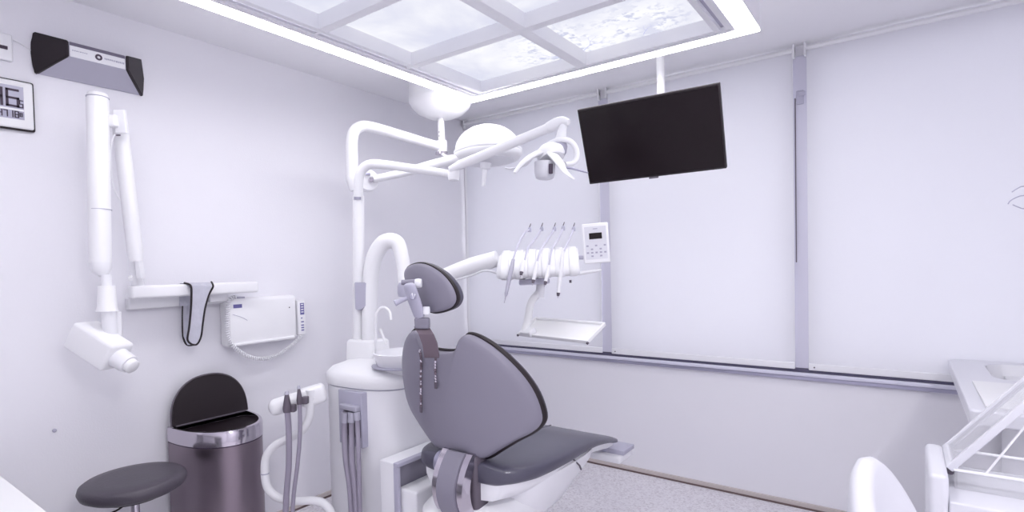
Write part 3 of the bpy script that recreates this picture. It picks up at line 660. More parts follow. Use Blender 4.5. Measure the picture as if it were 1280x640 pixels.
# rear bow handle
rb = [at(682, 183, 2.60), at(690, 178, 2.58), at(702, 174.5, 2.56), at(713, 177, 2.56), at(720, 186, 2.56), at(721, 197, 2.55), at(716, 204, 2.53), at(706, 205, 2.50)]
MB().tube(rb, [.010,.012,.013,.013,.013,.013,.011,.010], 14, flat=1, smooth=6).build('bow_handle', 'white', ol)
MB().lathe(at(697, 186, 2.60), [(.030, -.035), (.042, -.02), (.047, .01), (.04, .03)], 28, axis=(UP-FW*.2)).build('rear_housing', 'grey', ol, ang=60)
MB().lathe(at(688, 192, 2.50), [(.058, -.028), (.066, -.008), (.063, .014), (.045, .032), (.015, .040)], 36, axis=(UP*.9+FW*.3-RT*.2).normalized()).build('head_cover', 'white', ol, ang=60)
MB().lathe(at(681, 211, 2.48), [(.028, -.048), (.040, -.042), (.047, -.015), (.048, .03)], 32, axis=UP).build('lamp_head', 'worktop', ol, ang=60)
MB().obox(at(688.5, 211, 2.43), RT, UP, FW, .018, .045, .012, .004).build('lens_window', 'ink', ol)
def blade(pts, wid, name, m_='white'):
    P = [Vector(p) for p in pts]; P, Wd = curve(P, [w_*1.25 for w_ in wid], 8); MB().tube(P, Wd, 14, flat=.38).build(name, m_, ol, ang=60)
blade([at(672, 192, 2.47), at(662, 197, 2.44), at(651, 206, 2.42), at(643, 216, 2.41)], [.03, .024, .016, .009], 'grip')
blade([at(664, 199, 2.49), at(655, 207, 2.50), at(640, 211, 2.52), at(632, 210, 2.53)], [.010, .010, .012, .010], 'grip', 'whitem')
blade([at(690, 192, 2.46), at(699, 203, 2.43), at(706, 214, 2.41), at(718, 224, 2.40)], [.030, .026, .017, .006], 'grip')
blade([at(702, 209, 2.45), at(712, 210, 2.43), at(724, 213, 2.41), at(735, 216, 2.40)], [.008, .012, .010, .006], 'grip', 'alu')

# ------------------------------------------------------------------ monitor
tc_ = Vector((1.958, -.827, 2.116)); yw, tl = .106, .362; tw_, th_ = .73, .412
eX = Vector((math.cos(yw), math.sin(yw), 0)); nn = Vector((math.sin(yw), -math.cos(yw), 0)); eZ = Vector((0,0,1))*math.cos(tl)+nn*math.sin(tl); eN = eX.cross(eZ)*-1
eN = eN if eN.dot(CAM-tc_) > 0 else -eN
eX = (eX*math.cos(.017)+eZ*math.sin(.017)).normalized(); eZ = (eN.cross(eX)).normalized()
if eZ.z < 0: eZ = -eZ
tv = empty('monitor', (1.95, -.66, H), 'black flat monitor hanging tilted from the ceiling on a white pole', 'monitor')
MB().obox(tc_-eN*.018, eX, eZ, eN, tw_, th_, .036, .004).build('casing', 'black', tv)
MB().obox(tc_+eN*.0012, eX, eZ, eN, tw_-.014, th_-.02, .002).build('screen', 'tvscreen', tv, False)
MB().obox(tc_-eZ*(th_/2+.003)+eN*.0, eX, eZ, eN, .05, .008, .012, .002).build('sensor_bar', 'darkgrey', tv)
pz = onY(826, 100, -.66)
MB().tube([Vector((pz.x, -.66, H)), Vector((pz.x, -.66, 2.12))], .0215, 24).build('ceiling_pole', 'white', tv)
MB().lathe((pz.x, -.66, 0), [(.06, H-.012), (.06, H-.001)], 32).build('ceiling_plate', 'white', tv)
MB().obox(tc_-eN*.065, eX, eZ, eN, .20, .16, .04, .004).build('mount_plate', 'darkgrey', tv)
MB().tube([Vector((pz.x, -.66, 2.15)), tc_-eN*.08], .022, 14).build('mount_arm', 'darkgrey', tv)

# ------------------------------------------------------------------ delivery unit (instrument table)
td = 2.74
du = empty('instrument_table', at(670, 340, td), 'white instrument table with five handpieces and keypad, in front of the left blind', 'instrument table')
MB().tube([at(507, 358, 2.88), at(530, 356, 2.86), at(560, 344, 2.83), at(590, 333, 2.80), at(622, 323, 2.77)], [.034, .036, .042, .046, .040], 24, flat=1.0, smooth=5).build('support_arm', 'white', du)
MB().lathe(at(507, 364, 2.88), [(.036, -.03), (.042, -.01), (.042, .03), (.034, .045)], 28, axis=UP).build('arm_joint', 'grey', du)
MB().tube([at(562, 352, 2.80), at(590, 344, 2.78), at(607, 338, 2.76), at(626, 343, 2.75)], .006, 10, smooth=5).build('side_rod', 'whitem', du)
# head: sloping body lofted along its width
dL, dR = at(628, 336, td), at(722, 330, td-.04); dx_ = (dR-dL).normalized(); dz_ = (UP-dx_*UP.dot(dx_)).normalized(); dy_ = dx_.cross(dz_)   # dy_ away
if dy_.dot(FW) < 0: dy_ = -dy_
LD = (dR-dL).length
def sec(s, k=1.0, sh=0):
    # rounded wedge section: near edge low, back edge high
    P = []
    prof = [(-.10, -.055), (-.115, -.045), (-.118, -.025), (-.105, .0), (-.07, .035), (-.03, .068), (.02, .085), (.08, .085), (.10, .075), (.105, .03), (.10, -.03), (.08, -.055)]
    cy0, cz0 = 0, 0
    for y, z in prof: P.append(dL + dx_*(s*LD) + dy_*(cy0+(y-cy0)*k) + dz_*(cz0+(z-cz0)*k+sh))
    return P
rings = [sec(-.06, .55, -.012), sec(-.03, .85, -.004), sec(.02, .97), sec(.10, 1.0), sec(.9, 1.0), sec(.98, .98), sec(1.01, .93), sec(1.02, .8)]
MB().loft(rings).build('head_body', 'white', du, ang=50)
for k in range(6):      # raised saddles between the instruments
    s = .06+k*.176
    MB().loft([sec(s-.055, 1.0, .0), sec(s-.04, 1.07, .0), sec(s+.04, 1.07, 0), sec(s+.055, 1.0, 0)]).build('holder_saddle', 'paper' if k == 5 else 'white', du, ang=60)
MB().obox(at(668, 352, td), dx_, dz_, dy_, .15, .03, .12, .012).build('under_plate', 'post', du)
MB().tube([at(676, 352, td), at(675, 372, td)], .022, 18).build('under_joint', 'whitem', du)
MB().lathe(at(726, 322, td-.05), [(.010, -.012), (.010, .012)], 14, axis=RT).build('keypad_hinge', 'grey', du)
MB().tube([at(715, 343, td-.04), at(735, 340, td-.05), at(752, 337.5, td-.06)], [.010, .009, .006], 12).build('handle_bar', 'white', du)
MB().tube([at(713, 350, td-.05), at(713, 353.5, td-.05)], .006, 10).build('air_nipple', 'darkgrey', du)
# keypad
kc = at(745, 304, td-.06); kx = (at(761, 302.5, td-.07)-at(730, 305, td-.05)).normalized(); kz = (UP-kx*UP.dot(kx)).normalized(); kn = -(kx.cross(kz)); kn = kn if kn.dot(CAM-kc) > 0 else -kn
MB().obox(kc, kx, kz, kn, .127, .196, .022, .006).build('keypad_case', 'white', du)
MB().obox(kc+kn*.0115+kz*.002, kx, kz, kn, .105, .160, .0015).build('keypad_face', 'worktop', du, False)
MB().obox(kc+kn*.0128+kz*.035, kx, kz, kn, .062, .030, .0015).build('keypad_display', 'tvscreen', du, False)
MB().obox(kc+kn*.0125+kz*.070, kx, kz, kn, .022, .004, .001).build('keypad_logo', 'paleink', du, False)
for i in range(5):
    for j in range(4):
        if (i+j) % 2 == 0 or j == 2: MB().obox(kc+kn*.0126+kx*(-.042+i*.021)-kz*(.012+j*.017), kx, kz, kn, .011, .008, .0012, .0003).build('key', 'paleink', du, False)
# tray below
MB().tube([at(674, 366, td), at(664, 378, td), at(660, 400, td), at(656, 414, td)], [.020, .018, .020, .020], 18, smooth=5).build('tray_arm', 'paper', du)
zt_ = 1.115
a_ = onZ(648, 419, zt_); b_ = onZ(735, 429, zt_)
ex = (b_-a_).normalized(); eh_ = Vector((-ex.y, ex.x, 0)); ey = eh_*math.cos(.50)+Vector((0,0,math.sin(.50))); ez = ex.cross(ey); L1 = (b_-a_).length; L2 = .15
tcn = a_+ex*L1/2+ey*L2/2
tr_ = MB().obox(tcn+ez*-.002, ex, ey, ez, L1, L2, .006, .002)
for s_ in (-1, 1):
    tr_.obox(tcn+ex*s_*(L1/2-.004)+ez*.004, ex, ey, ez, .010, L2, .018, .003)
    tr_.obox(tcn+ey*s_*(L2/2-.004)+ez*.004, ex, ey, ez, L1, .010, .018, .003)
tr_.build('tray', 'paper', du)
for p_ in (a_, b_): MB().lathe(p_+ez*.002-ey*.002, [(.006, -.004), (.006, .003)], 12, axis=ey).build('tray_bolt', 'darkgrey', du)
MB().obox(at(660, 415, td-.02), ex, ey, ez, .07, .05, .03, .006).build('tray_bracket', 'whitem', du)

# five handpieces lying in the saddles
hp = [([(662, 287), (656, 291), (648, 305), (642, 322), (639, 337)], (639, 337), (633, 366), 'steel', 'leftmost and longest handpiece on the instrument table, with a pointed tip'),
      ([(677, 286), (668, 300), (660, 310), (656, 325), (653, 333)], (654, 330), (652, 340), 'paper', 'second handpiece from the left, white with a short dark collar'),
      ([(693, 286), (683, 302), (676, 312), (672, 325), (670, 335)], (670, 334), (667, 350), 'chrome', 'middle handpiece of the five, white with a chrome nose'),
      ([(704, 285), (697, 300), (690, 312), (687, 328), (685, 340)], (685, 338), (682, 352), 'chrome', 'fourth handpiece from the left, chrome nose, left of the plain white one'),
      ([(717, 286), (711, 300), (705, 315), (703, 325), (702, 333)], (702, 330), (698, 366), 'paper', 'rightmost handpiece, slim and all white, beside the keypad')]
for hose, h0_, h1_, mm, lab in hp:
    tt = [td+.01, td-.04, td-.105, td-.135, td-.14]
    pp = [at(x, y, t) for (x, y), t in zip(hose, tt)]
    q = empty('handpiece', pp[-1], lab, 'handpiece', 'handpieces on the instrument table')
    MB().tube(pp, .0048, 10, smooth=6).build('whip_hose', 'post', q)
    MB().lathe(pp[0], [(.009, -.012), (.010, .0), (.005, .012)], 14, axis=UP).build('whip_joint', 'grey', q)
    MB().tube([pp[0]+UP*.012, pp[0]+UP*.030+RT*.006], [.003, .002], 8).build('whip_spring', 'darkgrey', q)
    A = at(*h0_, td-.145); Bq = at(*h1_, td-.16)
    MB().tube([A+(A-Bq)*.45, A, A.lerp(Bq, .6), Bq], [.008, .011, .010, .008], 16).build('grip', 'silver' if mm == 'steel' else 'white', q)
    MB().tube([Bq, Bq+(Bq-A).normalized()*.016], [.009, .006], 14).build('nose', 'darkgrey' if mm != 'steel' else 'silver', q)
    MB().tube([Bq, Bq+(Bq-A).normalized()*(.05 if mm == 'steel' else .026)], [.004, .0012], 10).build('tip', 'chrome', q)

# ------------------------------------------------------------------ patient chair
XC, YB0, ZB0 = 1.575, -1.943, .72
ch = empty('dental_chair', (XC, -1.6, 0), 'slate grey dental patient chair seen from behind, facing the window', 'dental chair')
def ysurf(x, z, k=.8): return YB0 - .21*(z-ZB0) + k*(x-XC)**2
def hit(px_, py_, f):       # where the sight line meets the curved back surface
    d = ray(px_, py_); lo, hi = 1.2, 3.4
    for _ in range(50):
        mdl = (lo+hi)/2; p = CAM+d*mdl
        if p.y < f(p.x, p.z): lo = mdl
        else: hi = mdl
    return CAM+d*lo
def pillow(outline_xz, surf, levels, name, m_, parent, center):
    # levels: list of (scale, offset_y); closed by a centre point on both ends
    mb = MB(); rings = []
    c = Vector(center)
    for s, dy, *g in levels:
        gr = g[0] if g else 0
        ring = []
        for (x, z) in outline_xz:
            v = Vector((x, z))-c; Ld = v.length; v = v*s + v/Ld*gr
            p = c+v; ring.append(Vector((p.x, surf(p.x, p.y)+dy, p.y)))
        rings.append(ring)
    return mb.loft(rings).build(name, m_, parent, ang=45)
bo_ = [(569,567.5),(590,572),(604,574),(622,563.5),(640,553),(659,543.5),(670,534),(673,521),(664,494),(646,467.5),(619,441),(596,425),(581,419),(574.5,422),(571.5,431),(566,438.5),(556,440.5)]
XM = 1.563
h3_ = [hit(x, y, ysurf) for x, y in bo_]
half_ = [Vector((max(p.x, XM+.004), p.z, 0)) for p in h3_]
full_ = half_ + [Vector((2*XM-p.x, p.y, 0)) for p in half_[::-1]]
full_ = [p for i, p in enumerate(full_) if (p-full_[i-1]).length > .01]
oxz = [(p.x, p.y) for p in closed_curve(full_, 4)]
cxz = (XM, .93)
lv = [(.02, -.012), (.35, -.012), (.7, -.010), (.90, -.006), (.96, -.001), (.985, .006), (1.0, .018), (1.0, .030)]
pillow(oxz, ysurf, lv, 'backrest_shell', 'shell', ch, cxz)
pillow(oxz, ysurf, [(.96, .026), (1.0, .028, .006), (1.0, .034, .010), (1.0, .046, .008), (.97, .05)], 'backrest_edging', 'black', ch, cxz)
pillow(oxz, ysurf, [(.97, .045), (1.0, .05, .004), (1.0, .062, .002), (.96, .078), (.8, .092), (.4, .098), (.02, .10)], 'backrest_cushion', 'leather', ch, cxz)
# headrest
def hsurf(x, z): return -2.075 - .12*(z-1.37) + .9*(x-1.60)**2
ho = [(504,345),(506,335),(516,329.5),(530,330),(546,338.5),(558,350),(566,363),(568.5,375),(563,384.5),(551,389.5),(538,391),(529,386),(519,372),(509,358)]
h3 = [hit(x, y, hsurf) for x, y in ho]
hxz = [(p.x, p.y) for p in closed_curve([Vector((p.x, p.z, 0)) for p in h3], 5)]
hcx = (sum(p[0] for p in hxz)/len(hxz), sum(p[1] for p in hxz)/len(hxz))
pillow(hxz, hsurf, [(.02, -.008), (.5, -.008), (.85, -.005), (.95, 0), (.985, .008), (.985, .014)], 'headrest_shell', 'shell', ch, hcx)
pillow(hxz, hsurf, [(.95, .010), (1.0, .012, .003), (1.0, .020, .005), (.99, .030, .003)], 'headrest_edging', 'black', ch, hcx)
pillow(hxz, hsurf, [(.98, .026, .002), (1.0, .045, .001), (.93, .062), (.7, .074), (.02, .08)], 'headrest_cushion', 'leather', ch, hcx)
# headrest mechanism and stem
th2 = 2.04
MB().tube([at(502, 353, th2), at(526, 352.5, th2+.0)], [.010, .012], 14).build('tilt_bar', 'shell', ch)
MB().lathe(at(523, 354, th2), [(.016, -.012), (.018, 0), (.016, .012)], 18, axis=RT).build('tilt_knob', 'whitem', ch)
mA, mB_ = at(512, 358, th2-.02), at(524, 394, th2+.01); md = (mB_-mA).normalized()
MB().tube([mA-md*.012, mA, mA.lerp(mB_, .5), mB_, mB_+md*.008], [.016, .027, .029, .025, .018], 20, flat=.6, smooth=4).build('bracket', 'grey', ch, ang=60)
MB().lathe(at(516.5, 371, th2-.055), [(.011, 0), (.012, .010), (.008, .014)], 18, axis=-FW).build('bracket_button', 'alu', ch)
MB().tube([at(515, 369, th2-.068)+UP*.008, at(516.5, 373.5, th2-.068), at(519, 369, th2-.068)+UP*.004], .002, 6).build('button_mark', 'paper', ch)
MB().tube([at(511, 372, th2), at(503, 375, th2-.01), at(493.5, 379, th2-.02)], [.007, .009, .012], 12).build('release_lever', 'grey', ch)
lc = at(528, 404, th2+.02); 
MB().obox(lc, RT, (md-RT*md.dot(RT)).normalized(), FW, .056, .045, .035, .008).build('lower_block', 'shell', ch)
MB().lathe(at(533, 388, th2), [(.013, -.014), (.014, 0), (.012, .014)], 16, axis=UP).build('lower_knob', 'whitem', ch)
s0, s1, s2, s3 = at(529, 411, th2+.03), at(538, 420, th2+.03), at(541, 432, th2+.035), at(541, 447, th2+.04)
def bar(pts, w, t_):
    rings = []
    for i, p in enumerate(pts):
        T = (pts[min(i+1, len(pts)-1)]-pts[max(i-1, 0)]).normalized(); n_ = RT.cross(T).normalized()
        rings.append([p-RT*w/2-n_*t_/2, p+RT*w/2-n_*t_/2, p+RT*w/2+n_*t_/2, p-RT*w/2+n_*t_/2])
    return MB().loft(rings)
bar([at(527, 409, th2+.03), at(533, 418, th2+.01), at(537.5, 430, th2+.02), at(540, 446, th2+.055)], .056, .012).build('stem', 'stem', ch, ang=25)
# seat cushion
prof_ = [(-1.93,.700,.22,.085,0),(-1.88,.702,.262,.088,0),(-1.80,.700,.292,.088,0),(-1.68,.696,.300,.085,0),(-1.55,.690,.296,.080,0),(-1.42,.680,.282,.072,0),(-1.30,.662,.266,.064,0),(-1.18,.632,.246,.054,0),(-1.06,.594,.222,.044,0),(-.97,.560,.200,.036,0),(-.93,.546,.180,.030,0)]
def xcen(y): return 1.575+.045*(y+1.95)
def seat_rings(grow=0, dz=0, thk=1.0, flat=0):
    R_ = []
    P = [Vector((y, z, w)) for y, z, w, t, _ in prof_]; T = [t for *_, t, _ in prof_]
    P, T = curve(P, T, 4)
    for p, t in zip(P, T):
        y, z, w = p; xc = xcen(y); w += grow; t *= thk; ring = []
        for k in range(40):
            a = 2*PI*k/40; c, s = math.cos(a), math.sin(a)
            X_ = w*math.copysign(abs(c)**.42, c); Z_ = t/2*math.copysign(abs(s)**.62, s)
            sag = .012*(1-(abs(X_)/w)**2) if s > 0 else 0
            ring.append(Vector((xc+X_, y, z-t/2+Z_+dz-sag*.4)))
        R_.append(ring)
    return R_
sr = seat_rings()
def inset(r, k, dy):
    c = sum(r, Vector((0,0,0)))/len(r); return [c+(p-c)*k+Vector((0,dy,0)) for p in r]
MB().loft([inset(sr[0], .8, -.014)]+sr+[inset(sr[-1], .85, .012), inset(sr[-1], .5, .016)]).build('seat_cushion', 'leather', ch, ang=60)
sh_ = seat_rings(-.022, 0, .55)
MB().tube([(1.60+i*.004, -1.62+.052*i, .6925-.00035*i*i) for i in range(7)], .004, 8, flat=.6, smooth=3).build('seat_crease', 'leather', ch)
sh2 = []
for i, r in enumerate(sh_):
    f = i/(len(sh_)-1); th = .085*(1-f)**.6+.028; zc = sum(p.z for p in r)/len(r); tt_ = T_ = prof_[min(len(prof_)-1, i//4)][3]
    y = r[0].y; ztop = zc - tt_*.22; xc = xcen(y); w = max(abs(p.x-xc) for p in r)
    sh2.append([Vector((xc-w*.98, y, ztop)), Vector((xc+w*.98, y, ztop)), Vector((xc+w*.96, y, ztop-th*.55)), Vector((xc+w*.82, y, ztop-th*.9)), Vector((xc+w*.4, y, ztop-th)), Vector((xc-w*.4, y, ztop-th)), Vector((xc-w*.82, y, ztop-th*.9)), Vector((xc-w*.96, y, ztop-th*.55))])
MB().loft(sh2).build('seat_shell', 'whitem', ch, ang=50)
# foot end
fz = .462
fx = xcen(-.9)
MB().box((fx-.16, -.96, fz-.050), (fx+.205, -.795, fz-.010), .014).build('foot_frame', 'whitem', ch)
MB().box((fx-.155, -.925, fz-.011), (fx+.210, -.785, fz+.014), .005).build('foot_plate', 'grey', ch)
MB().tube([Vector((XC+.05, -1.93, .655)), Vector((XC+.05, -1.86, .66))], .03, 12).build('seat_hinge', 'darkgrey', ch)
# curved hinge cover between back and base
def band(xa, xb, off, name, m_, t_=.012, z0=.46, z1=.735):
    rings = []
    for i in range(13):
        f = i/12; z = z1+(z0-z1)*f; y = -1.965 - .060*math.sin(PI*min(1, f*1.05))**.8 - .02*f - off
        rings.append([Vector((xa, y, z)), Vector((xb, y, z)), Vector((xb, y+t_, z)), Vector((xa, y+t_, z))])
    return MB().loft(rings).build(name, m_, ch, ang=40)
band(1.548, 1.640, .008, 'hinge_cover', 'shell')
band(1.642, 1.674, .0, 'hinge_trim', 'chrome', .05); band(1.514, 1.546, -.004, 'hinge_trim', 'chrome', .05)
MB().box((1.505, -1.96, .48), (1.682, -1.87, .73), .02).build('hinge_core', 'darkgrey', ch)
MB().lathe((1.49, -1.93, .665), [(.045, -.02), (.05, 0), (.045, .015)], 24, axis=(1,0,0)).build('hinge_disc', 'alu', ch)
# base
bz = [(0, .30, .42), (.05, .30, .42), (.07, .19, .30)]
MB().box((XC-.25, -2.02, 0), (XC+.22, -1.18, .07), .025).build('floor_plate', 'whitem', ch)
MB().loft([sring(Vector((XC-.02, -1.66, 0)), .17, .26, .06, e=4), sring(Vector((XC-.02, -1.66, 0)), .16, .24, .40, e=4)]).build('pedestal', 'whitem', ch)
MB().loft([sring(Vector((XC-.01, -1.76, 0)), .19, .24, .36, e=3), sring(Vector((XC-.01, -1.76, 0)), .215, .275, .40, e=3), sring(Vector((XC-.01, -1.76, 0)), .21, .27, .47, e=2.8), sring(Vector((XC-.01, -1.76, 0)), .17, .235, .515, e=2.6), sring(Vector((XC-.01, -1.72, 0)), .11, .15, .53, e=2.5)]).build('base_housing', 'white', ch, ang=60)
MB().loft([sring(Vector((XC+.05, -1.56, 0)), .14, .2, .40, e=3), sring(Vector((XC+.04, -1.5, 0)), .24, .32, .56, e=3), sring(Vector((XC+.04, -1.5, 0)), .25, .33, .605, e=3)]).build('seat_carrier', 'whitem', ch, ang=60)
MB().tube([(XC+.283, -1.50, .612), (XC+.289, -1.46, .575), (XC+.286, -1.44, .55)], .004, 8).build('side_catch', 'darkgrey', ch)

# grey console bracket left of the chair
kb = empty('foot_console', (1.14, -1.8, 0), 'low grey console with open side recess between white cabinet and chair', 'console')
Xk = 1.20
k0 = onX(497, 581, Xk); k1 = onX(536, 564, Xk)
yk0, yk1, zk = k0.y, k1.y+.12, (k0.z+k1.z)/2
fm = MB().box((Xk-.03, yk0, 0), (Xk, yk0+.016, zk-.018), .003); fm.box((Xk-.03, yk0, zk-.018), (Xk, yk1, zk), .003)
MB().box((1.075, yk0+.004, 0), (Xk-.031, yk1, zk-.004), .006).build('body', 'whitem', kb)
fm.build('frame', 'grey', kb)
MB().box((Xk-.030, yk0+.016, .05), (Xk-.026, yk1, zk-.018)).build('recess_back', 'shell', kb)
MB().box((Xk-.025, yk0+.02, 0), (Xk+.09, yk1-.03, zk-.115), .012).build('ledge', 'whitem', kb)

# bib chains hanging over the backrest top
def bead_chain(pts, name, lab, seed):
    rr = random.Random(seed); q = empty(name, pts[0], lab, 'chain', 'bib chains on the backrest')
    P, _ = curve([Vector(p) for p in pts], [1]*len(pts), 10)
    L = [0]
    for i in range(1, len(P)): L.append(L[-1]+(P[i]-P[i-1]).length)
    nb = int(L[-1]/.012); light = MB(); dark = MB()
    for i in range(nb):
        s = L[-1]*(i+.5)/nb; j = min(max(0, int(np.searchsorted(L, s))-1), len(P)-2); p = P[j].lerp(P[j+1], (s-L[j])/max(1e-9, L[j+1]-L[j]))
        (light if rr.random() < (.62 if seed == 2 else .35) else dark).lathe(p, [(.0008, -.007), (.0052, -.004), (.0052, .004), (.0008, .007)], 10, axis=(0,rr.uniform(-.4,.4),1))
    light.build('light_beads', 'chrome', q); dark.build('dark_beads', 'stem', q)
    e = P[-1]; MB().obox(e-Vector((0,0,.010)), Vector((1,0,0)), Vector((0,1,0)), Vector((0,0,1)), .012, .008, .03, .003).build('clip', 'darkgrey', q)
    return q
def bp(x, y, o=.020): p = hit(x, y, ysurf); return Vector((p.x, p.y-o, p.z))
bead_chain([bp(531, 436, .028), bp(531, 450), bp(530.5, 470), bp(530.5, 492), bp(530.5, 507)], 'bib_chain', 'longer left bib chain hanging down the grey backrest', 1)
bead_chain([bp(551, 437, .026), bp(549, 448), bp(548.5, 460), bp(549, 472), bp(549, 477)], 'bib_chain', 'shorter right bib chain hanging just below the backrest notch', 2)

# ------------------------------------------------------------------ right side: worktop with sink
WZ = .947
wl, wf = 3.215, -1.18
wt = empty('worktop_cabinet', (3.8, -.6, 0), 'white worktop cabinet with a sunk basin under the right blind', 'cabinet')
# worktop with a hole for the basin
bm = bmesh.new()
sx0, sx1, sy0, sy1 = 3.345, 3.86, -.55, -.10
def rr_ring(xa, xb, ya_, yb_, r, n=6):
    P = []
    for cx__, cy__, a0 in ((xb-r, yb_-r, 0), (xa+r, yb_-r, PI/2), (xa+r, ya_+r, PI), (xb-r, ya_+r, 3*PI/2)):
        for k in range(n+1):
            a = a0+PI/2*k/n; P.append((cx__+math.cos(a)*r, cy__+math.sin(a)*r))
    return P
outer = rr_ring(wl, 4.66, wf, -.036, .03); inner = rr_ring(sx0, sx1, sy0, sy1, .10)
def plate(outer, inner, zt, zb):
    n = len(outer); mb = MB(); vs = [(x, y, zt) for x, y in outer]+[(x, y, zt) for x, y in inner]+[(x, y, zb) for x, y in outer]+[(x, y, zb) for x, y in inner]
    fs = []
    for k in range(n):
        j = (k+1) % n; fs += [(k, j, n+j, n+k), (2*n+k, 3*n+k, 3*n+j, 2*n+j), (k, 2*n+k, 2*n+j, j), (n+k, n+j, 3*n+j, 3*n+k)]
    return mb.add(vs, fs)
pt = plate(outer, inner, WZ, WZ-.055)
wo = pt.build('worktop', 'worktop', wt, ang=40)
bev = wo.modifiers.new('bevel', 'BEVEL'); bev.width = .008; bev.segments = 3; bev.limit_method = 'ANGLE'
ir = lambda k, z: [Vector(((sx0+sx1)/2+(x-(sx0+sx1)/2)*k, (sy0+sy1)/2+(y-(sy0+sy1)/2)*k, z)) for x, y in inner]
MB().loft([ir(1.0, WZ-.003), ir(.97, WZ-.05), ir(.9, WZ-.14), ir(.6, WZ-.16), ir(.05, WZ-.165)], cap=False).build('basin', 'porc', wt, ang=60)
MB().box((3.42, -1.10, .1), (4.66, -.04, WZ-.055), .003).build('carcass', 'whitem', wt)
MB().box((3.46, -1.06, 0), (4.66, -.06, .1)).build('plinth', 'grey', wt)
for k in range(2):
    d_ = MB().box((3.425+k*.62, -1.122, .12), (4.035+k*.62, -1.102, WZ-.075), .003).build('door', 'lcd', wt)
    MB().tube([(3.46+k*.62, -1.128, .80), (3.46+k*.62, -1.15, .80), (3.46+k*.62, -1.15, .68), (3.46+k*.62, -1.128, .68)], .005, 8).build('handle', 'chrome', d_)
tag(MB().bm(slab([Vector((3.262, -1.13, WZ+.001)), Vector((3.56, -1.13, WZ+.001)), Vector((3.56, -.655, WZ+.001)), Vector((3.262, -.655, WZ+.001))], (0,0,1), .006, .001)).build('paper_pad', 'paper'), 'plain white paper pad lying in front of the basin on the worktop', 'paper pad')

# wire twist reaching in at the right edge
ww = empty('wire_ornament', (3.78, -.8, WZ), 'thin grey wire ornament with open loops at the right edge of the picture', 'ornament')
wt_ = 1.9
for pts in ([(1265, 240), (1272, 235.5), (1279, 233), (1290, 236), (1300, 250)], [(1260, 255), (1263, 251), (1270, 247), (1279, 244.5), (1292, 246), (1300, 250)], [(1266, 256), (1273, 259), (1280, 261), (1292, 260), (1300, 250)]):
    MB().tube([at(x, y, wt_) for x, y in pts], .0018, 8, smooth=6).build('wire_loop', 'grey', ww)
pe = at(1300, 250, wt_); MB().tube([pe, Vector((pe.x+.03, pe.y, 1.5)), Vector((pe.x+.02, pe.y, WZ+.02))], .0022, 8, smooth=8).build('wire_stem', 'grey', ww)
MB().lathe((pe.x+.02, pe.y, 0), [(.04, WZ), (.04, WZ+.012), (.006, WZ+.022)], 24).build('foot', 'grey', ww)

# ------------------------------------------------------------------ clear-lidded case on a white cart
CT = .875
kt = empty('cart', (3.45, -1.95, 0), 'white cart with raised side panel under the clear-lidded case', 'cart')
MB().box((3.125, -1.90, .08), (3.85, -1.60, CT), .006).build('body', 'offwhite', kt)
MB().box((3.085, -1.90, .08), (3.125, -1.62, .935), .012).build('side_panel', 'offwhite', kt)
for x in (3.16, 3.78):
    for y in (-1.85, -1.66): MB().lathe((x, y, .04), [(.04, -.012), (.04, .012)], 20, axis=(0,1,0)).bm(bmesh.new()).box((x-.012, y-.016, .04), (x+.012, y+.016, .085)).build('caster', 'darkgrey', kt)
cs = empty('clear_case', (3.4, -1.83, CT), 'clear plastic case with its framed lid raised, on the white cart', 'case')
cxa, cxb, cya, cyb = 3.141, 3.70, -1.80, -1.61
sh = MB(); zt1 = CT+.045
for a, b in (((cxa, cya, CT+.001), (cxb, cya+.006, zt1)), ((cxa, cyb-.006, CT+.001), (cxb, cyb, zt1)), ((cxa, cya+.006, CT+.001), (cxa+.006, cyb-.006, zt1)), ((cxb-.006, cya+.006, CT+.001), (cxb, cyb-.006, zt1)), ((cxa+.006, cya+.006, CT+.001), (cxb-.006, cyb-.006, CT+.006))): sh.box(a, b)
sh.build('clear_walls', 'acrylic', cs, False)
rimm = MB()
for a, b in (((cxa-.002, cya-.002, zt1), (cxb, cya+.008, zt1+.006)), ((cxa-.002, cyb-.008, zt1), (cxb, cyb+.002, zt1+.006)), ((cxa-.002, cya+.008, zt1), (cxa+.008, cyb-.008, zt1+.006))): rimm.box(a, b, .002)
rimm.build('top_rim', 'whitem', cs)
th = math.radians(52); ld = Vector((math.cos(th), 0, math.sin(th))); ln = Vector((-math.sin(th), 0, math.cos(th)))
l0 = Vector((cxa-.004, 0, zt1-.004)); LL = .42
def lbox(u0, u1, y0, y1, n0, n1, bev=.003): 
    c = l0+ld*(u0+u1)/2+Vector((0,(y0+y1)/2,0))+ln*(n0+n1)/2; return MB().obox(c, ld, Vector((0,1,0)), ln, abs(u1-u0), abs(y1-y0), abs(n1-n0), bev)
lf = lbox(0, LL, cya, cya+.013, 0, .018); lf.v, lf.f = lf.v, lf.f
for part in (lbox(0, LL, cyb-.013, cyb, 0, .018), lbox(0, .018, cya+.013, cyb-.013, 0, .018), lbox(LL-.018, LL, cya+.013, cyb-.013, 0, .018)): lf.add(part.v, part.f)
lf.build('lid_frame', 'offwhite', cs)
lbox(.018, LL-.018, cya+.013, cyb-.013, .008, .012, 0).build('lid_pane', 'lidglass', cs)
for y in (cya+.03, cyb-.03): MB().lathe(l0+Vector((-.004, y, -.004)), [(.008, -.016), (.008, .016)], 14, axis=(0,1,0)).build('hinge', 'darkgrey', cs)
MB().tube([Vector((cxa+.06, cya+.01, zt1)), l0+ld*.34+Vector((0, cya+.012, 0))], .0025, 8).build('strut', 'whitem', cs)
MB().obox(l0+ld*.30+Vector((0, cya-.002, 0))+ln*.010, ld, Vector((0,1,0)), ln, .03, .010, .014, .002).build('latch', 'ink', cs)

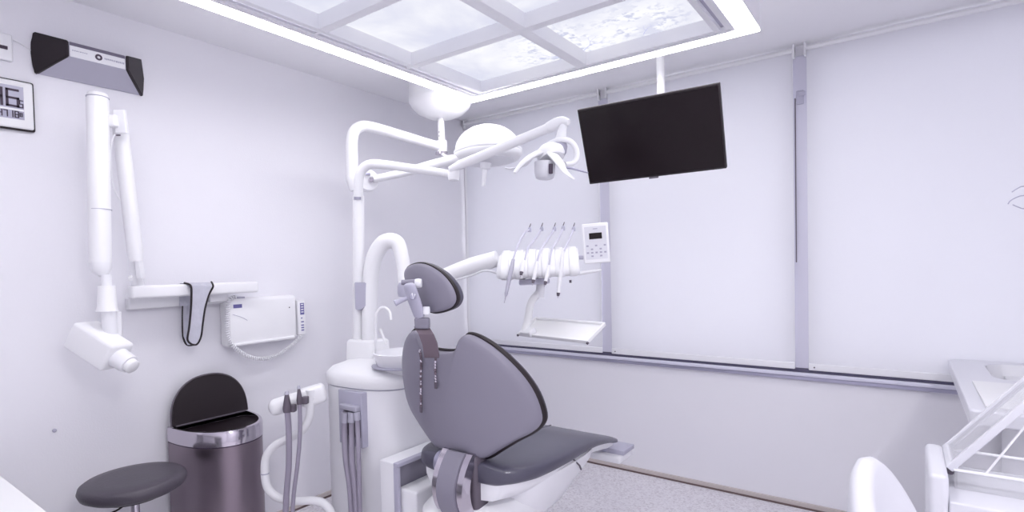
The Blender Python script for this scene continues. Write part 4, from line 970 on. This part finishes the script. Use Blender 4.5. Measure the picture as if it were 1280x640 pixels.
# ------------------------------------------------------------------ white bucket chair (only its back shows)
bcx, bcy = 3.125, -2.17
wc = empty('bucket_chair', (bcx, bcy, 0), 'white chair with a thick curved padded backrest in front of the cart', 'chair')
n = 36; cols = []
for i in range(n+1):
    f = i/n; a = math.radians(112+(258-112)*f)      # the curved back opens to the right
    c, s_ = math.cos(a), math.sin(a); e = abs(f-.45)/.55
    top_ = 1.020 - (.36*((f-.35)/.65)**1.6 if f > .35 else .15*((.35-f)/.35)**2); bot_ = .58; th_ = .030*(1-.35*e**3)
    col = []
    for k in range(16):
        b = 2*PI*k/16; cb_, sb_ = math.cos(b), math.sin(b)
        rad = .158 + th_*math.copysign(abs(cb_)**.7, cb_); z = (top_+bot_)/2 + (top_-bot_)/2*math.copysign(abs(sb_)**.35, sb_)
        rad += .012*((z-bot_)/(top_-bot_)-.5)
        col.append(Vector((bcx+c*rad, bcy+s_*rad, z)))
    cols.append(col)
mbw = MB(); mbw.loft(cols).build('backrest', 'offwhite', wc, ang=75)
MB().tube([(bcx-.158, bcy, .66), (bcx-.16, bcy, .5), (bcx-.10, bcy, .44), (bcx, bcy, .43)], .014, 12, smooth=5).build('back_support', 'chrome', wc)
MB().lathe((bcx, bcy, 0), [(.11, .44), (.15, .455), (.165, .49), (.15, .52), (.0001, .525)], 40, capt=False).build('seat', 'whitem', wc, ang=60)
MB().lathe((bcx, bcy, 0), [(.025, .06), (.025, .45)], 20).build('column', 'chrome', wc)
MB().lathe((bcx, bcy, 0), [(.21, 0), (.21, .012), (.03, .06)], 40).build('foot', 'chrome', wc)

# ------------------------------------------------------------------ white desk at lower left
dk_ = empty('desk', (.6, -3.5, 0), 'white desk corner at the lower left edge of the picture', 'desk')
dy0 = -3.085
MB().box((.01, -4.4, .735), (1.20, dy0, .765), .004).build('desktop', 'paper', dk_)
MB().box((.05, -4.38, 0), (.08, dy0-.03, .735)).build('side_panel', 'whitem', dk_, False)
MB().box((1.13, -4.38, 0), (1.16, dy0-.03, .735)).build('side_panel', 'whitem', dk_, False)
